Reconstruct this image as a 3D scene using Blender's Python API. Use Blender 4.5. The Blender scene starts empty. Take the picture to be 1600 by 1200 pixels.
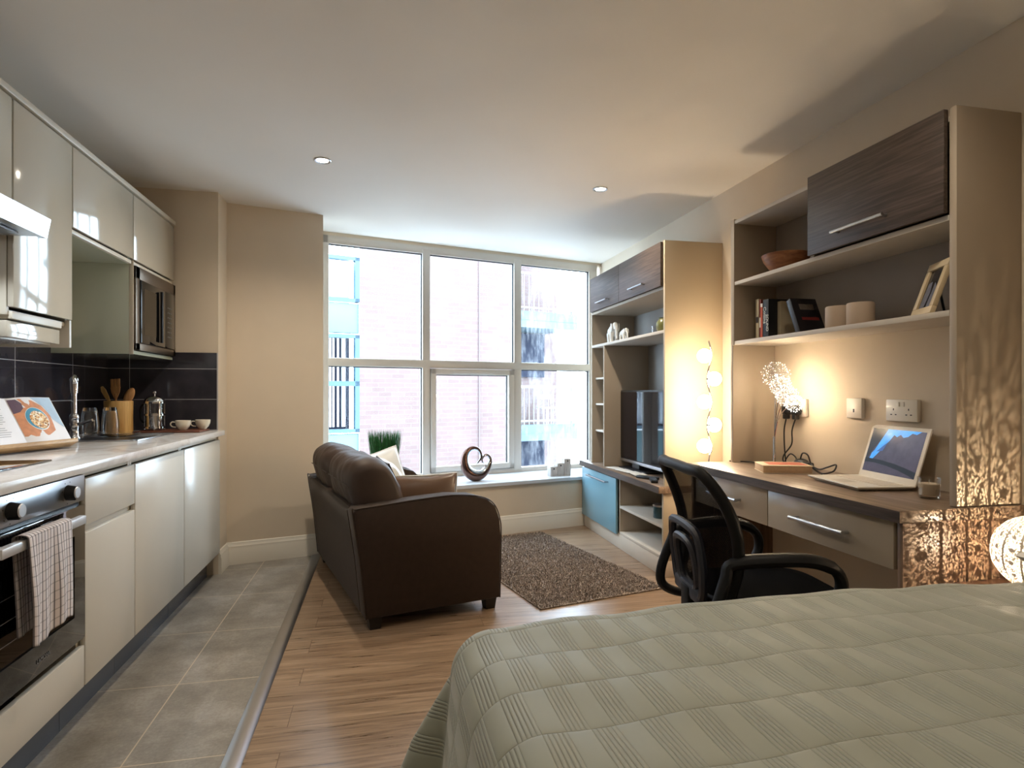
import bpy, bmesh, math, random
from mathutils import Matrix, Vector
random.seed(7)
PI = math.pi
SC = bpy.context.scene
COL = SC.collection
def lin(c):
    return tuple((x/12.92 if x <= .04045 else ((x+.055)/1.055)**2.4) for x in (v/255. for v in c))

# ---------------------------------------------------------------- camera
YAW = math.atan(203/940.)
cam_d = bpy.data.cameras.new('camera'); cam = bpy.data.objects.new('camera', cam_d); COL.objects.link(cam)
cam.location = (0, 0, 1.12); cam.rotation_euler = (PI/2, 0, -YAW)
cam_d.sensor_fit = 'HORIZONTAL'; cam_d.sensor_width = 36; cam_d.lens = 940/1600*36
cam_d.shift_y = 13/1600.; cam_d.clip_start = .02
SC.camera = cam
SC.view_settings.view_transform = 'Standard'; SC.view_settings.look = 'None'
SC.view_settings.gamma = 1; SC.view_settings.use_curve_mapping = False
SC.view_settings.exposure = 0.42
SC.cycles.use_denoising = True
SC.cycles.max_bounces = 10; SC.cycles.transparent_max_bounces = 16
SC.cycles.sample_clamp_indirect = 6; SC.cycles.caustics_reflective = False; SC.cycles.caustics_refractive = False
# ---------------------------------------------------------------- sky / daylight
W = bpy.data.worlds.new('overcast_sky'); SC.world = W; W.use_nodes = True
W.node_tree.nodes['Background'].inputs[0].default_value = (.62, .82, 1.0, 1)
W.node_tree.nodes['Background'].inputs[1].default_value = 15.0
WA = math.radians(14.8)                     # the window wall is turned by this much
WD = (math.cos(WA), math.sin(WA)); WN = (-WD[1], WD[0])
WP = (-.41, 4.80)
def wpt(s, off=0., P=WP): return (P[0]+WD[0]*s+WN[0]*off, P[1]+WD[1]*s+WN[1]*off)
def area(name, loc, rot, sx, sy, power, color=(1, 1, 1), portal=False):
    l = bpy.data.lights.new(name, 'AREA'); l.shape = 'RECTANGLE'; l.size = sx; l.size_y = sy; l.energy = power; l.color = color
    if portal: l.cycles.is_portal = True
    o = bpy.data.objects.new(name, l); COL.objects.link(o); o.location = loc; o.rotation_euler = rot
    return o
c_ = wpt(1.24, .08)
area('window_portal', (c_[0], c_[1], 1.38), (PI/2, 0, WA+PI), 2.5, 1.95, 1, portal=True)
WARM = (1.0, .74, .46)
def spot(name, loc, power, size=2.6, blend=.8, rad=.03, color=(1, .86, .68)):
    l = bpy.data.lights.new(name, 'SPOT'); l.energy = power; l.spot_size = size; l.spot_blend = blend; l.shadow_soft_size = rad; l.color = color
    o = bpy.data.objects.new(name, l); COL.objects.link(o); o.location = loc
    return o
def point(name, loc, power, rad=.02, color=WARM):
    l = bpy.data.lights.new(name, 'POINT'); l.energy = power; l.shadow_soft_size = rad; l.color = color
    o = bpy.data.objects.new(name, l); COL.objects.link(o); o.location = loc
    return o
P_DOWN = 50.; P_DIM = 18.; E_GLOBE = 46.; E_DESK = 8000.; E_BED = 52000.

# ---------------------------------------------------------------- material helpers
class NT:
    def __init__(s, name):
        s.m = bpy.data.materials.new(name); s.m.use_nodes = True; s.t = s.m.node_tree
        s.p = s.t.nodes['Principled BSDF']; s.out = s.t.nodes['Material Output']
    def n(s, typ, **kw):
        nd = s.t.nodes.new(typ)
        for k, v in kw.items():
            if k == 'i':
                for a, b in v.items(): nd.inputs[a].default_value = b
            else: setattr(nd, k, v)
        return nd
    def l(s, a, b): s.t.links.new(a, b)
    def math(s, op, a, b=None, c=None):
        nd = s.n('ShaderNodeMath', operation=op)
        for k, v in enumerate((a, b, c)):
            if v is None: continue
            if isinstance(v, (int, float)): nd.inputs[k].default_value = v
            else: s.l(v, nd.inputs[k])
        return nd.outputs[0]
    def coord(s, kind='Object', scale=(1, 1, 1), loc=(0, 0, 0), rot=(0, 0, 0)):
        tc = s.n('ShaderNodeTexCoord'); mp = s.n('ShaderNodeMapping')
        mp.inputs['Scale'].default_value = scale; mp.inputs['Location'].default_value = loc; mp.inputs['Rotation'].default_value = rot
        s.l(tc.outputs[kind], mp.inputs[0]); return mp.outputs[0]
    def noise(s, vec, scale=5, detail=3, rough=.5, dist=0.):
        nd = s.n('ShaderNodeTexNoise'); nd.inputs['Scale'].default_value = scale; nd.inputs['Detail'].default_value = detail
        nd.inputs['Roughness'].default_value = rough; nd.inputs['Distortion'].default_value = dist
        s.l(vec, nd.inputs['Vector']); return nd.outputs[0]
    def ramp(s, fac, stops):
        nd = s.n('ShaderNodeValToRGB'); e = nd.color_ramp.elements
        while len(e) < len(stops): e.new(.5)
        for k, (p, c) in enumerate(stops): e[k].position = p; e[k].color = (*c, 1)
        s.l(fac, nd.inputs[0]); return nd.outputs[0]
    def mix(s, fac, a, b, blend='MIX'):
        nd = s.n('ShaderNodeMix', data_type='RGBA', blend_type=blend)
        for k, v in ((0, fac), (6, a), (7, b)):
            if isinstance(v, (int, float)): nd.inputs[k].default_value = v
            elif isinstance(v, tuple): nd.inputs[k].default_value = (*v, 1)
            else: s.l(v, nd.inputs[k])
        return nd.outputs[2]
    def bump(s, h, strength=.3, dist=.01):
        nd = s.n('ShaderNodeBump'); nd.inputs['Strength'].default_value = strength; nd.inputs['Distance'].default_value = dist
        s.l(h, nd.inputs['Height']); s.l(nd.outputs[0], s.p.inputs['Normal'])
    def set(s, **kw):
        for k, v in kw.items():
            k = k.replace('_', ' ')
            if isinstance(v, tuple): s.p.inputs[k].default_value = (*v, 1)
            elif isinstance(v, (int, float)): s.p.inputs[k].default_value = v
            else: s.l(v, s.p.inputs[k])
        return s
MATS = {}
def plain(name, rgb, rough=.5, metal=0., var=.04, vs=6., bump=0., bs=300., **kw):
    """a principled colour with a faint noise variation"""
    t = NT(name); c = lin(rgb)
    co = t.coord()
    f = t.noise(co, vs, 3)
    t.set(Base_Color=t.ramp(f, [(.3, tuple(x*(1-var) for x in c)), (.7, tuple(min(1, x*(1+var)) for x in c))]))
    t.set(Roughness=rough, Metallic=metal)
    for k, v in kw.items(): t.p.inputs[k.replace('_', ' ')].default_value = v
    if bump: t.bump(t.noise(co, bs, 2), bump, .002)
    MATS[name] = t.m; return t.m
def wood(name, dark, light, rough=.45, scale=(1, 14, 14), grain=3., bump=.15, mid=None):
    t = NT(name); co = t.coord(scale=scale)
    f = t.noise(co, grain, 6, .62, .6)
    stops = [(.28, lin(dark)), (.5, lin(mid or tuple((a+b)/2 for a, b in zip(dark, light)))), (.72, lin(light))]
    t.set(Base_Color=t.ramp(f, stops), Roughness=rough)
    t.bump(f, bump, .002); MATS[name] = t.m; return t.m
def glow(name, rgb, strength):
    t = NT(name); t.set(Base_Color=rgb, Emission_Color=rgb, Emission_Strength=strength); MATS[name] = t.m; return t.m
def glass(name, tint=(1, 1, 1), rough=0., dirt=0., gl=.08):
    """thin clear pane: mostly transparent with a glossy film, optional grime"""
    t = NT(name); t.t.nodes.remove(t.p)
    tr = t.n('ShaderNodeBsdfTransparent'); tr.inputs[0].default_value = (*tint, 1)
    g = t.n('ShaderNodeBsdfGlossy'); g.inputs['Roughness'].default_value = rough
    fr = t.n('ShaderNodeFresnel'); fr.inputs[0].default_value = 1.45
    m1 = t.n('ShaderNodeMixShader'); t.l(t.math('MINIMUM', t.math('MULTIPLY', fr.outputs[0], gl*10), .45), m1.inputs[0]); t.l(tr.outputs[0], m1.inputs[1]); t.l(g.outputs[0], m1.inputs[2])
    last = m1
    if dirt:
        d = t.n('ShaderNodeBsdfTranslucent'); d.inputs[0].default_value = (.95, .97, 1, 1)
        co = t.coord(scale=(1, 1, .35)); a = t.noise(co, 9, 8, .75)
        b = t.noise(t.coord(scale=(6, 6, .8)), 8, 4, .7)
        f = t.math('MULTIPLY', t.math('MULTIPLY', t.ramp(a, [(.42, (0, 0, 0)), (.75, (1, 1, 1))]), t.ramp(b, [(.35, (.2, .2, .2)), (.7, (1, 1, 1))])), dirt)
        m2 = t.n('ShaderNodeMixShader'); t.l(f, m2.inputs[0]); t.l(last.outputs[0], m2.inputs[1]); t.l(d.outputs[0], m2.inputs[2]); last = m2
    t.l(last.outputs[0], t.out.inputs[0]); MATS[name] = t.m; return t.m

# ---------------------------------------------------------------- mesh builder
class B:
    def __init__(s): s.bm = bmesh.new(); s.uv = None
    def _x(s, vs, M):
        if M is not None: bmesh.ops.transform(s.bm, matrix=M, verts=vs)
    def box(s, a, b, bev=0., seg=2, M=None):
        r = bmesh.ops.create_cube(s.bm, size=1.); vs = r['verts']
        c = [(a[i]+b[i])/2 for i in range(3)]; d = [abs(b[i]-a[i]) for i in range(3)]
        for v in vs: v.co = Vector((c[0]+v.co.x*d[0], c[1]+v.co.y*d[1], c[2]+v.co.z*d[2]))
        if bev > 0:
            bev = min(bev, min(d)*.45)
            es = list({e for v in vs for e in v.link_edges})
            r = bmesh.ops.bevel(s.bm, geom=es, offset=bev, segments=seg, profile=.5, affect='EDGES')
            vs = list({v for f in r['faces'] for v in f.verts} | {v for v in vs if v.is_valid})
        s._x(vs, M); return s
    def cyl(s, p0, p1, r0, r1=None, seg=24, cap=True):
        p0, p1 = Vector(p0), Vector(p1); d = p1-p0
        r1 = r0 if r1 is None else r1
        r = bmesh.ops.create_cone(s.bm, cap_ends=cap, segments=seg, radius1=r0, radius2=r1, depth=d.length)
        M = Matrix.Translation((p0+p1)/2) @ d.to_track_quat('Z', 'Y').to_matrix().to_4x4()
        s._x(r['verts'], M); return s
    def sph(s, c, r, u=20, v=12, sc=(1, 1, 1), M=None):
        q = bmesh.ops.create_uvsphere(s.bm, u_segments=u, v_segments=v, radius=r)
        s._x(q['verts'], Matrix.Translation(c) @ Matrix.Diagonal((*sc, 1)))
        s._x(q['verts'], M); return s
    def rings(s, rs, closed=False, cap=True, M=None, mat=0):
        """rs: list of rings (lists of points of one length)"""
        vr = [[s.bm.verts.new(p) for p in r] for r in rs]; n = len(vr[0]); k = len(vr)
        fs = []
        for i in range(k if closed else k-1):
            A, C = vr[i], vr[(i+1) % k]
            for j in range(n):
                fs.append(s.bm.faces.new((A[j], A[(j+1) % n], C[(j+1) % n], C[j])))
        if cap and not closed:
            fs.append(s.bm.faces.new(list(reversed(vr[0])))); fs.append(s.bm.faces.new(vr[-1]))
        s._x([v for r in vr for v in r], M); return s
    def tube(s, pts, r, seg=10, closed=False, flat=1., M=None):
        P = [Vector(p) for p in pts]; n = len(P); rs = []
        up = None
        for i in range(n):
            a = P[(i-1) % n] if (closed or i) else P[0]; b = P[(i+1) % n] if (closed or i < n-1) else P[-1]
            t = (b-a).normalized()
            if up is None:
                up = Vector((0, 0, 1)) if abs(t.z) < .9 else Vector((1, 0, 0))
            x = up.cross(t)
            if x.length < 1e-6: x = Vector((1, 0, 0)).cross(t)
            x.normalize(); y = t.cross(x).normalized(); up = y
            rr = r[i] if isinstance(r, (list, tuple)) else r
            rs.append([P[i]+(x*math.cos(2*PI*j/seg)+y*math.sin(2*PI*j/seg)*flat)*rr for j in range(seg)])
        return s.rings(rs, closed, True, M)
    def lathe(s, prof, c=(0, 0, 0), seg=32, M=None, cap=True):
        return s.rings([[(c[0]+r*math.cos(2*PI*j/seg), c[1]+r*math.sin(2*PI*j/seg), c[2]+z) for j in range(seg)] for r, z in prof], cap=cap, M=M)
    def prism(s, poly, a, b, M=None):
        """poly (x,z) outline extruded along y from a to b"""
        s.rings([[(x, a, z) for x, z in poly], [(x, b, z) for x, z in poly]], M=M); return s
    def prismz(s, poly, a, b, M=None):
        s.rings([[(x, y, a) for x, y in poly], [(x, y, b) for x, y in poly]], M=M); return s
    def grid(s, fn, nu, nv, uv=None, closeu=False):
        L = s.bm.loops.layers.uv.verify() if uv else None
        V = [[s.bm.verts.new(fn(i/(nu-1), j/(nv-1))) for j in range(nv)] for i in range(nu)]
        for i in range(nu-1):
            for j in range(nv-1):
                f = s.bm.faces.new((V[i][j], V[i+1][j], V[i+1][j+1], V[i][j+1]))
                if uv:
                    for lp, (a, b) in zip(f.loops, ((i, j), (i+1, j), (i+1, j+1), (i, j+1))): lp[L].uv = uv(a/(nu-1), b/(nv-1))
        return s
    def quad(s, *p):
        s.bm.faces.new([s.bm.verts.new(q) for q in p]); return s
    def move(s, M): bmesh.ops.transform(s.bm, matrix=M, verts=list(s.bm.verts)); return s
    def obj(s, name, mat, parent=None, local=False, ang=38, flat=False, mods=None):
        bm = s.bm; bmesh.ops.recalc_face_normals(bm, faces=list(bm.faces))
        if parent is not None and not local: bmesh.ops.transform(bm, matrix=MW[parent.name].inverted(), verts=list(bm.verts))
        a = math.radians(ang)
        for f in bm.faces: f.smooth = not flat
        for e in bm.edges:
            if len(e.link_faces) == 2 and e.calc_face_angle(0) > a: e.smooth = False
        me = bpy.data.meshes.new(name); bm.to_mesh(me); bm.free()
        for m in (mat if isinstance(mat, (list, tuple)) else [mat]): me.materials.append(m)
        o = bpy.data.objects.new(name, me); COL.objects.link(o)
        if parent is not None:
            o.parent = parent; MW[o.name] = MW[parent.name]
        else: MW[o.name] = Matrix.Identity(4)
        for k, kw in (mods or []):
            md = o.modifiers.new(k.lower(), k)
            for a_, v in kw.items(): setattr(md, a_, v)
        return o
MW = {}
def T(name, label, cat, loc=(0, 0, 0), rz=0., group=None, kind=None):
    o = bpy.data.objects.new(name, None); COL.objects.link(o); o.location = loc; o.rotation_euler = (0, 0, rz)
    MW[o.name] = Matrix.Translation(loc) @ Matrix.Rotation(rz, 4, 'Z')
    o.empty_display_size = .05
    return tag(o, label, cat, group, kind)
def tag(o, label=None, cat=None, group=None, kind=None):
    if label: o['label'] = label
    if cat: o['category'] = cat
    if group: o['group'] = group
    if kind: o['kind'] = kind
    return o
def struct(name, b, mat, parent=None, **kw):
    o = b.obj(name, mat, parent, **kw)
    if parent is None: o['kind'] = 'structure'
    return o
def copy_tree(o, parent=None):
    c = o.copy(); COL.objects.link(c)
    if parent is not None: c.parent = parent
    MW[c.name] = MW[o.name]
    for ch in list(o.children): copy_tree(ch, c)
    return c
def text(s, size, mat, parent, M, ext=.0006, align='CENTER', name='lettering'):
    cu = bpy.data.curves.new(name, 'FONT'); cu.body = s; cu.size = size; cu.extrude = ext; cu.align_x = align; cu.align_y = 'CENTER'
    tmp = bpy.data.objects.new(name, cu); me = bpy.data.meshes.new_from_object(tmp); bpy.data.objects.remove(tmp)
    me.materials.clear(); me.materials.append(mat)
    o = bpy.data.objects.new(name, me); COL.objects.link(o); o.parent = parent
    o.matrix_local = MW[parent.name].inverted() @ M; return o
def axes(o, x, y):
    """matrix with given origin, x axis and y axis (z = x cross y)"""
    x = Vector(x).normalized(); y = Vector(y).normalized(); z = x.cross(y)
    M = Matrix((( x.x, y.x, z.x, o[0]), (x.y, y.y, z.y, o[1]), (x.z, y.z, z.z, o[2]), (0, 0, 0, 1))); return M
def rz(a): return Matrix.Rotation(a, 4, 'Z')
def catmull(P, n=6, closed=False):
    P = [Vector(p) for p in P]; out = []; k = len(P)
    for i in range(k if closed else k-1):
        g = lambda j: P[j % k] if closed else P[max(0, min(k-1, j))]
        a, b, c, d = g(i-1), g(i), g(i+1), g(i+2)
        for q in range(n):
            t = q/n
            out.append(.5*((2*b)+(c-a)*t+(2*a-5*b+4*c-d)*t*t+(3*b-a-3*c+d)*t**3))
    if not closed: out.append(P[-1])
    return out

# ---------------------------------------------------------------- materials
WALL = plain('wall_paint', (212, 198, 178), .75, var=.015, bump=.05)
CEIL = plain('ceiling_paint', (236, 231, 223), .8, var=.02, vs=1.5)
WHITE = plain('white_paint', (226, 220, 208), .35, var=.01)
UPVC = plain('white_window_frame', (203, 197, 189), .3, var=.01)
SEAL = plain('black_seal', (20, 22, 26), .5)
GLOSS = plain('cream_gloss', (190, 181, 164), .1, var=.01, Coat_Weight=.3, Coat_Roughness=.05)
GLOSSB = plain('cream_gloss_lit', (214, 210, 200), .24, var=.01)  # same cream gloss as the wall units, brighter light painted into its colour
CARC = plain('cream_carcass', (202, 193, 176), .4, var=.01)
PLINTH = plain('dark_plinth', (70, 74, 84), .25)
STEEL = plain('brushed_steel', (190, 192, 196), .28, 1., bump=.05, bs=500)
ALU = plain('satin_aluminium', (228, 230, 234), .32, .55)
CHROME = plain('chrome', (215, 215, 218), .06, 1., var=.0)
BLACK = plain('black_plastic', (16, 16, 18), .35)
BLKGL = plain('black_glass', (9, 9, 11), .04, Coat_Weight=.5)
CASH = plain('stone_board', (176, 162, 144), .5, var=.02)
CASHL = plain('pale_board_edge', (205, 196, 184), .5)
TVCREAM = plain('cream_board', (184, 170, 147), .5, var=.01)
BLUE = plain('pale_blue_gloss', (122, 166, 184), .18, var=.01)
DRAWER = plain('taupe_gloss', (186, 172, 154), .15, var=.01)
BEDW = plain('white_cotton', (232, 226, 214), .8)
ASH = wood('dark_ash_board', (46, 37, 32), (98, 83, 75), .42, (26, 1, 26), 3.6)
DESKW = wood('desk_oak_board', (96, 78, 64), (158, 138, 118), .38, (14, 1, 14), 3.)
DESKE = wood('desk_side_board', (98, 76, 60), (150, 124, 102), .45, (14, 14, 1), 3.)
NIGHT = wood('nightstand_wood', (70, 48, 36), (116, 84, 62), .45, (1, 14, 14), 3.)
BOWLW = wood('turned_wood', (116, 70, 44), (184, 126, 84), .4, (2, 2, 9), 6.)
BAMBOO = wood('bamboo', (176, 134, 74), (222, 184, 120), .45, (12, 12, 1), 4.)
SPOONW = wood('beech', (158, 108, 64), (206, 158, 106), .5, (12, 12, 1), 4.)
BOARDW = wood('red_brown_wood', (84, 46, 34), (128, 78, 58), .4, (1, 12, 12), 4.)
STANDW = wood('pale_stand_wood', (150, 116, 76), (196, 162, 116), .5, (12, 1, 12), 4.)
CERAM = plain('white_ceramic', (226, 220, 204), .15)
LEATH = plain('brown_fabric', (50, 36, 27), .7, var=.12, vs=30, bump=.25, bs=900, Sheen_Weight=.08, Specular_IOR_Level=.25)
LEATC = plain('brown_leather', (62, 46, 37), .58, var=.08, vs=12, bump=.06, bs=160)
SATIN = plain('brown_satin', (88, 62, 43), .32, var=.1, vs=9, Sheen_Weight=.4)
PIPING = plain('dark_piping', (48, 34, 26), .5)
WSATIN = plain('white_satin', (222, 226, 228), .35, var=.02)
GLASSM = glass('clear_glass', gl=.09)
PANE = glass('window_glass', gl=.035)
PANED = glass('grimy_window_glass', dirt=.38, gl=.035)
CLEAR = NT('solid_glass'); CLEAR.set(Base_Color=(1, 1, 1), Roughness=0., IOR=1.45, Transmission_Weight=1.); CLEAR = CLEAR.m

def floor_wood():
    t = NT('wood_planks'); co = t.coord(loc=(0.31, .05, 0))
    br = t.n('ShaderNodeTexBrick', offset=.37, offset_frequency=2); t.l(co, br.inputs[0])
    br.inputs['Scale'].default_value = 1; br.inputs['Brick Width'].default_value = 1.25; br.inputs['Row Height'].default_value = .145
    br.inputs['Mortar Size'].default_value = .0012; br.inputs['Mortar Smooth'].default_value = .1; br.inputs['Bias'].default_value = 0
    br.inputs['Color1'].default_value = (0, 0, 0, 1); br.inputs['Color2'].default_value = (1, 1, 1, 1); br.inputs['Mortar'].default_value = (.5, .5, .5, 1)
    # shift the grain from plank to plank
    sx = t.n('ShaderNodeSeparateXYZ'); t.l(co, sx.inputs[0])
    row = t.math('FLOOR', t.math('DIVIDE', sx.outputs[1], .145))
    cx = t.n('ShaderNodeCombineXYZ')
    t.l(t.math('ADD', t.math('MULTIPLY', sx.outputs[0], 1.0), t.math('MULTIPLY', row, 3.7)), cx.inputs[0])
    t.l(t.math('MULTIPLY', sx.outputs[1], 15), cx.inputs[1])
    t.l(t.math('MULTIPLY', br.outputs[0], 4.), cx.inputs[2])
    g = t.noise(cx.outputs[0], 3.0, 7, .68, .8)
    big = t.noise(cx.outputs[0], .9, 3, .5)
    c = t.ramp(g, [(.30, lin((62, 48, 38))), (.43, lin((117, 95, 75))), (.56, lin((150, 125, 102))), (.74, lin((186, 162, 138)))])
    c = t.mix(.35, c, t.ramp(big, [(.3, lin((108, 86, 67))), (.7, lin((178, 154, 128)))]))
    c = t.mix(t.math('MULTIPLY', br.outputs['Fac'], .7), c, lin((70, 44, 28)))
    t.set(Base_Color=c, Roughness=t.math('ADD', t.math('MULTIPLY', g, .2), .2))
    t.bump(t.math('SUBTRACT', t.math('MULTIPLY', g, .4), br.outputs['Fac']), .25, .002); return t.m
def floor_tile():
    t = NT('stone_tiles'); co = t.coord(loc=(.764+.6, -2.526+.522*8, 0))
    br = t.n('ShaderNodeTexBrick', offset=0.); t.l(co, br.inputs[0])
    br.inputs['Scale'].default_value = 1; br.inputs['Brick Width'].default_value = .30; br.inputs['Row Height'].default_value = .522
    br.inputs['Mortar Size'].default_value = .0022; br.inputs['Mortar Smooth'].default_value = .1
    co2 = t.coord()
    a = t.noise(co2, 5, 8, .7); b = t.noise(co2, 90, 3, .6)
    f = t.math('ADD', t.math('MULTIPLY', a, .75), t.math('MULTIPLY', b, .25))
    c = t.ramp(f, [(.33, lin((112, 107, 100))), (.5, lin((140, 135, 127))), (.66, lin((168, 164, 158)))])
    c = t.mix(br.outputs['Fac'], c, lin((196, 182, 160)))
    t.set(Base_Color=c, Roughness=.34); t.bump(t.math('SUBTRACT', t.math('MULTIPLY', a, .3), br.outputs['Fac']), .2, .002); return t.m
def splash_tile():
    t = NT('dark_gloss_tiles'); tc = t.n('ShaderNodeUVMap')
    br = t.n('ShaderNodeTexBrick', offset=0.); t.l(tc.outputs[0], br.inputs[0])
    br.inputs['Scale'].default_value = 1; br.inputs['Brick Width'].default_value = .51; br.inputs['Row Height'].default_value = .186
    br.inputs['Mortar Size'].default_value = .0016; br.inputs['Mortar Smooth'].default_value = .1
    c = t.ramp(t.noise(t.coord(), 7, 4), [(.3, lin((44, 43, 49))), (.7, lin((60, 58, 66)))])
    c = t.mix(br.outputs['Fac'], c, lin((176, 176, 180)))
    t.set(Base_Color=c, Roughness=t.math('ADD', t.math('MULTIPLY', br.outputs['Fac'], .5), .07)); return t.m
FLOORW, FLOORT, SPLASH = floor_wood(), floor_tile(), splash_tile()
def brickwall():
    t = NT('red_brick'); tc = t.n('ShaderNodeUVMap')
    br = t.n('ShaderNodeTexBrick'); t.l(tc.outputs[0], br.inputs[0])
    br.inputs['Scale'].default_value = 1; br.inputs['Brick Width'].default_value = .225; br.inputs['Row Height'].default_value = .075
    br.inputs['Mortar Size'].default_value = .006; br.inputs['Mortar Smooth'].default_value = .1
    br.inputs['Color1'].default_value = (*lin((81, 64, 60)), 1); br.inputs['Color2'].default_value = (*lin((87, 69, 65)), 1); br.inputs['Mortar'].default_value = (*lin((86, 75, 73)), 1)
    n = t.noise(t.coord(), 1.3, 5, .7)
    t.set(Base_Color=t.mix(.5, br.outputs[0], t.ramp(n, [(.3, lin((172, 166, 168))), (.7, lin((206, 206, 206)))]), 'OVERLAY'), Roughness=.9); return t.m
BRICK = brickwall()
TURQ = plain('turquoise_panel', (62, 82, 84), .5, var=.03)
TURQD = plain('turquoise_frame', (38, 62, 74), .45)

# ---------------------------------------------------------------- room shell
H = 2.35; XL = -1.60; XR = 2.05; YB = -1.7; YE = 4.0; XC = -.985
pA = (XC, 4.205); pB = (-.40, 4.36); wl = (pB[0]+WN[0]*.47, pB[1]+WN[1]*.47)
def winy(x, y0=4.80, x0=-.41): return y0+(x-x0)*WD[1]/WD[0]
b = B(); b.prismz([(-.43, YB), (2.2, YB), (2.2, winy(2.2)), (-.43, winy(-.43))], -.12, 0); struct('floor', b, FLOORW)
b = B(); b.box((XL-.1, YB, -.12), (-.47, 4.6, 0.0)); struct('floor_tiles', b, FLOORT)
b = B(); b.prism([(-.472, -.01), (-.472, .004), (-.462, .007), (-.425, .007), (-.412, .002), (-.412, -.01)], YB, 4.35); struct('trim_1', b, STEEL)
b = B(); b.prismz([(XL-.2, YB-.2), (XR+.2, YB-.2), (XR+.2, winy(XR+.2)+.12), (-.6, winy(-.6)+.12), (XL-.2, winy(-.6)+.12)], H, H+.15); struct('ceiling', b, CEIL)
b = B(); b.box((XL-.15, YB, 0), (XL, YE+.15, H)); struct('wall_left', b, WALL)
b = B(); b.box((XR, YB, 0), (XR+.15, 5.7, H)); struct('wall_right', b, WALL)
b = B(); b.box((XL-.15, YB-.15, 0), (XR+.15, YB, H)); struct('wall_back', b, WALL)
b = B(); b.prismz([(XL, YE), (XC, YE), pA, pB, wl, (wl[0]-.12, wl[1]+.03), (pB[0]-.2, pB[1]+.25), (XC-.15, pA[1]+.15), (XL, YE+.15)], 0, H); struct('wall_far', b, WALL)
# low wall under the window with its ledge
LW0 = (-.40, 4.655-(.935+.40)*WD[1]/WD[0]); LW1 = (XR, 4.655+(XR-.935)*WD[1]/WD[0])
b = B(); b.prismz([LW0, LW1, (XR, winy(XR)+.1), (-.52, winy(-.52)+.1)], 0, .385); struct('wall_window', b, WALL)
b = B(); b.prismz([(LW0[0]+WN[0]*-.02, LW0[1]-.02), (LW1[0], LW1[1]-.02), (XR, winy(XR)+.0), (-.5, winy(-.5))], .386, .412); struct('window_sill', b, plain('grey_sill_board', (196, 202, 210), .3))
b = B(); b.prismz([(-.5, winy(-.5)), (XR, winy(XR)), (XR, winy(XR)+.12), (-.5, winy(-.5)+.12)], 2.325, H); struct('trim_2', b, WALL)
# skirting boards
BBP = [(0, 0), (.018, 0), (.018, .095), (.014, .105), (.014, .118), (.008, .128), (.006, .14), (0, .145)]
def skirt(name, pts):
    """pts along the wall with the room on the right-hand side of the walk"""
    b = B(); n = len(pts)
    dirs = [Vector((pts[i+1][0]-pts[i][0], pts[i+1][1]-pts[i][1])).normalized() for i in range(n-1)]
    rs = []
    for i, p in enumerate(pts):
        nr = [Vector((d.y, -d.x)) for d in (dirs[max(0, i-1)], dirs[min(n-2, i)])]
        m = (nr[0]+nr[1]); m = m/(m.dot(nr[0]))
        rs.append([(p[0]+m.x*u, p[1]+m.y*u, w) for u, w in BBP])
    b.rings(rs); return struct(name, b, WHITE, ang=25)
skirt('baseboard_far', [(XC, YE+.0), pA, pB, (pB[0]+WN[0]*.3, pB[1]+WN[1]*.3)])
skirt('baseboard_window', [(LW0[0]+.02, LW0[1]+.005), (1.71, 4.655+(1.71-.935)*WD[1]/WD[0])])
skirt('baseboard_right', [(XR, 3.34), (XR, 2.90)])
# dark splash-back tiles round the worktop corner
b = B()
b.grid(lambda u, v: (XL+.008, .5+u*3.492, .88+v*.482), 2, 2, uv=lambda u, v: (.5+u*3.492-3.585+.51*8, .88+v*.482-1.077+.186*3))
b.grid(lambda u, v: (XL+.008+u*.600, YE-.008, .88+v*.482), 2, 2, uv=lambda u, v: (u*.6+XL+1.481+.51*4, .88+v*.482-1.077+.186*3))
b.box((XC-.006, YE-.009, .88), (XC-.001, YE-.0005, 1.362))
struct('wall_backsplash', b, SPLASH, flat=True)

# ---------------------------------------------------------------- window
WIN = T('window_1', None, None, (*wpt(0), 0), WA); WIN['kind'] = 'structure'
def wbox(b, s0, s1, z0, z1, o0=0., o1=.07, bev=.006): b.box((s0, o0, z0), (s1, o1, z1), bev)
b = B()
wbox(b, -.07, .012, .41, 2.335); wbox(b, 2.405, 2.50, .41, 2.335)
wbox(b, -.06, 2.49, 2.262, 2.335, .0, .07); wbox(b, -.06, 2.49, .41, .452)
wbox(b, .759, .826, .43, 2.30, -.004, .074); wbox(b, 1.606, 1.680, .43, 2.30, -.004, .074)
wbox(b, 0, 2.42, 1.322, 1.386, -.006, .076)
b.obj('window_frame', UPVC, WIN, local=True)
b = B()                                          # opening light in the middle bottom
for r in ((.83, .876, .455, 1.318), (1.546, 1.602, .455, 1.318), (.83, 1.602, 1.268, 1.318), (.83, 1.602, .455, .502)): wbox(b, *r, -.018, .05)
cas = b.obj('casement', UPVC, WIN, local=True)
b = B(); wbox(b, 1.02, 1.40, 1.278, 1.296, -.030, -.017, .004); b.obj('trickle_vent', UPVC, cas, local=True)
b = B()
for s0, s1, z0, z1 in ((.012, .759, 1.386, 2.262), (.826, 1.606, 1.386, 2.262), (1.68, 2.405, 1.386, 2.262), (.012, .759, .452, 1.322), (.876, 1.546, .502, 1.268), (1.68, 2.405, .452, 1.322)):
    wbox(b, s1-.006, s1+.001, z0, z1, .012, .03, 0); wbox(b, s0, s1, z1-.007, z1+.001, .012, .03, 0)
b.obj('window_gasket', SEAL, WIN, local=True)
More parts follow.
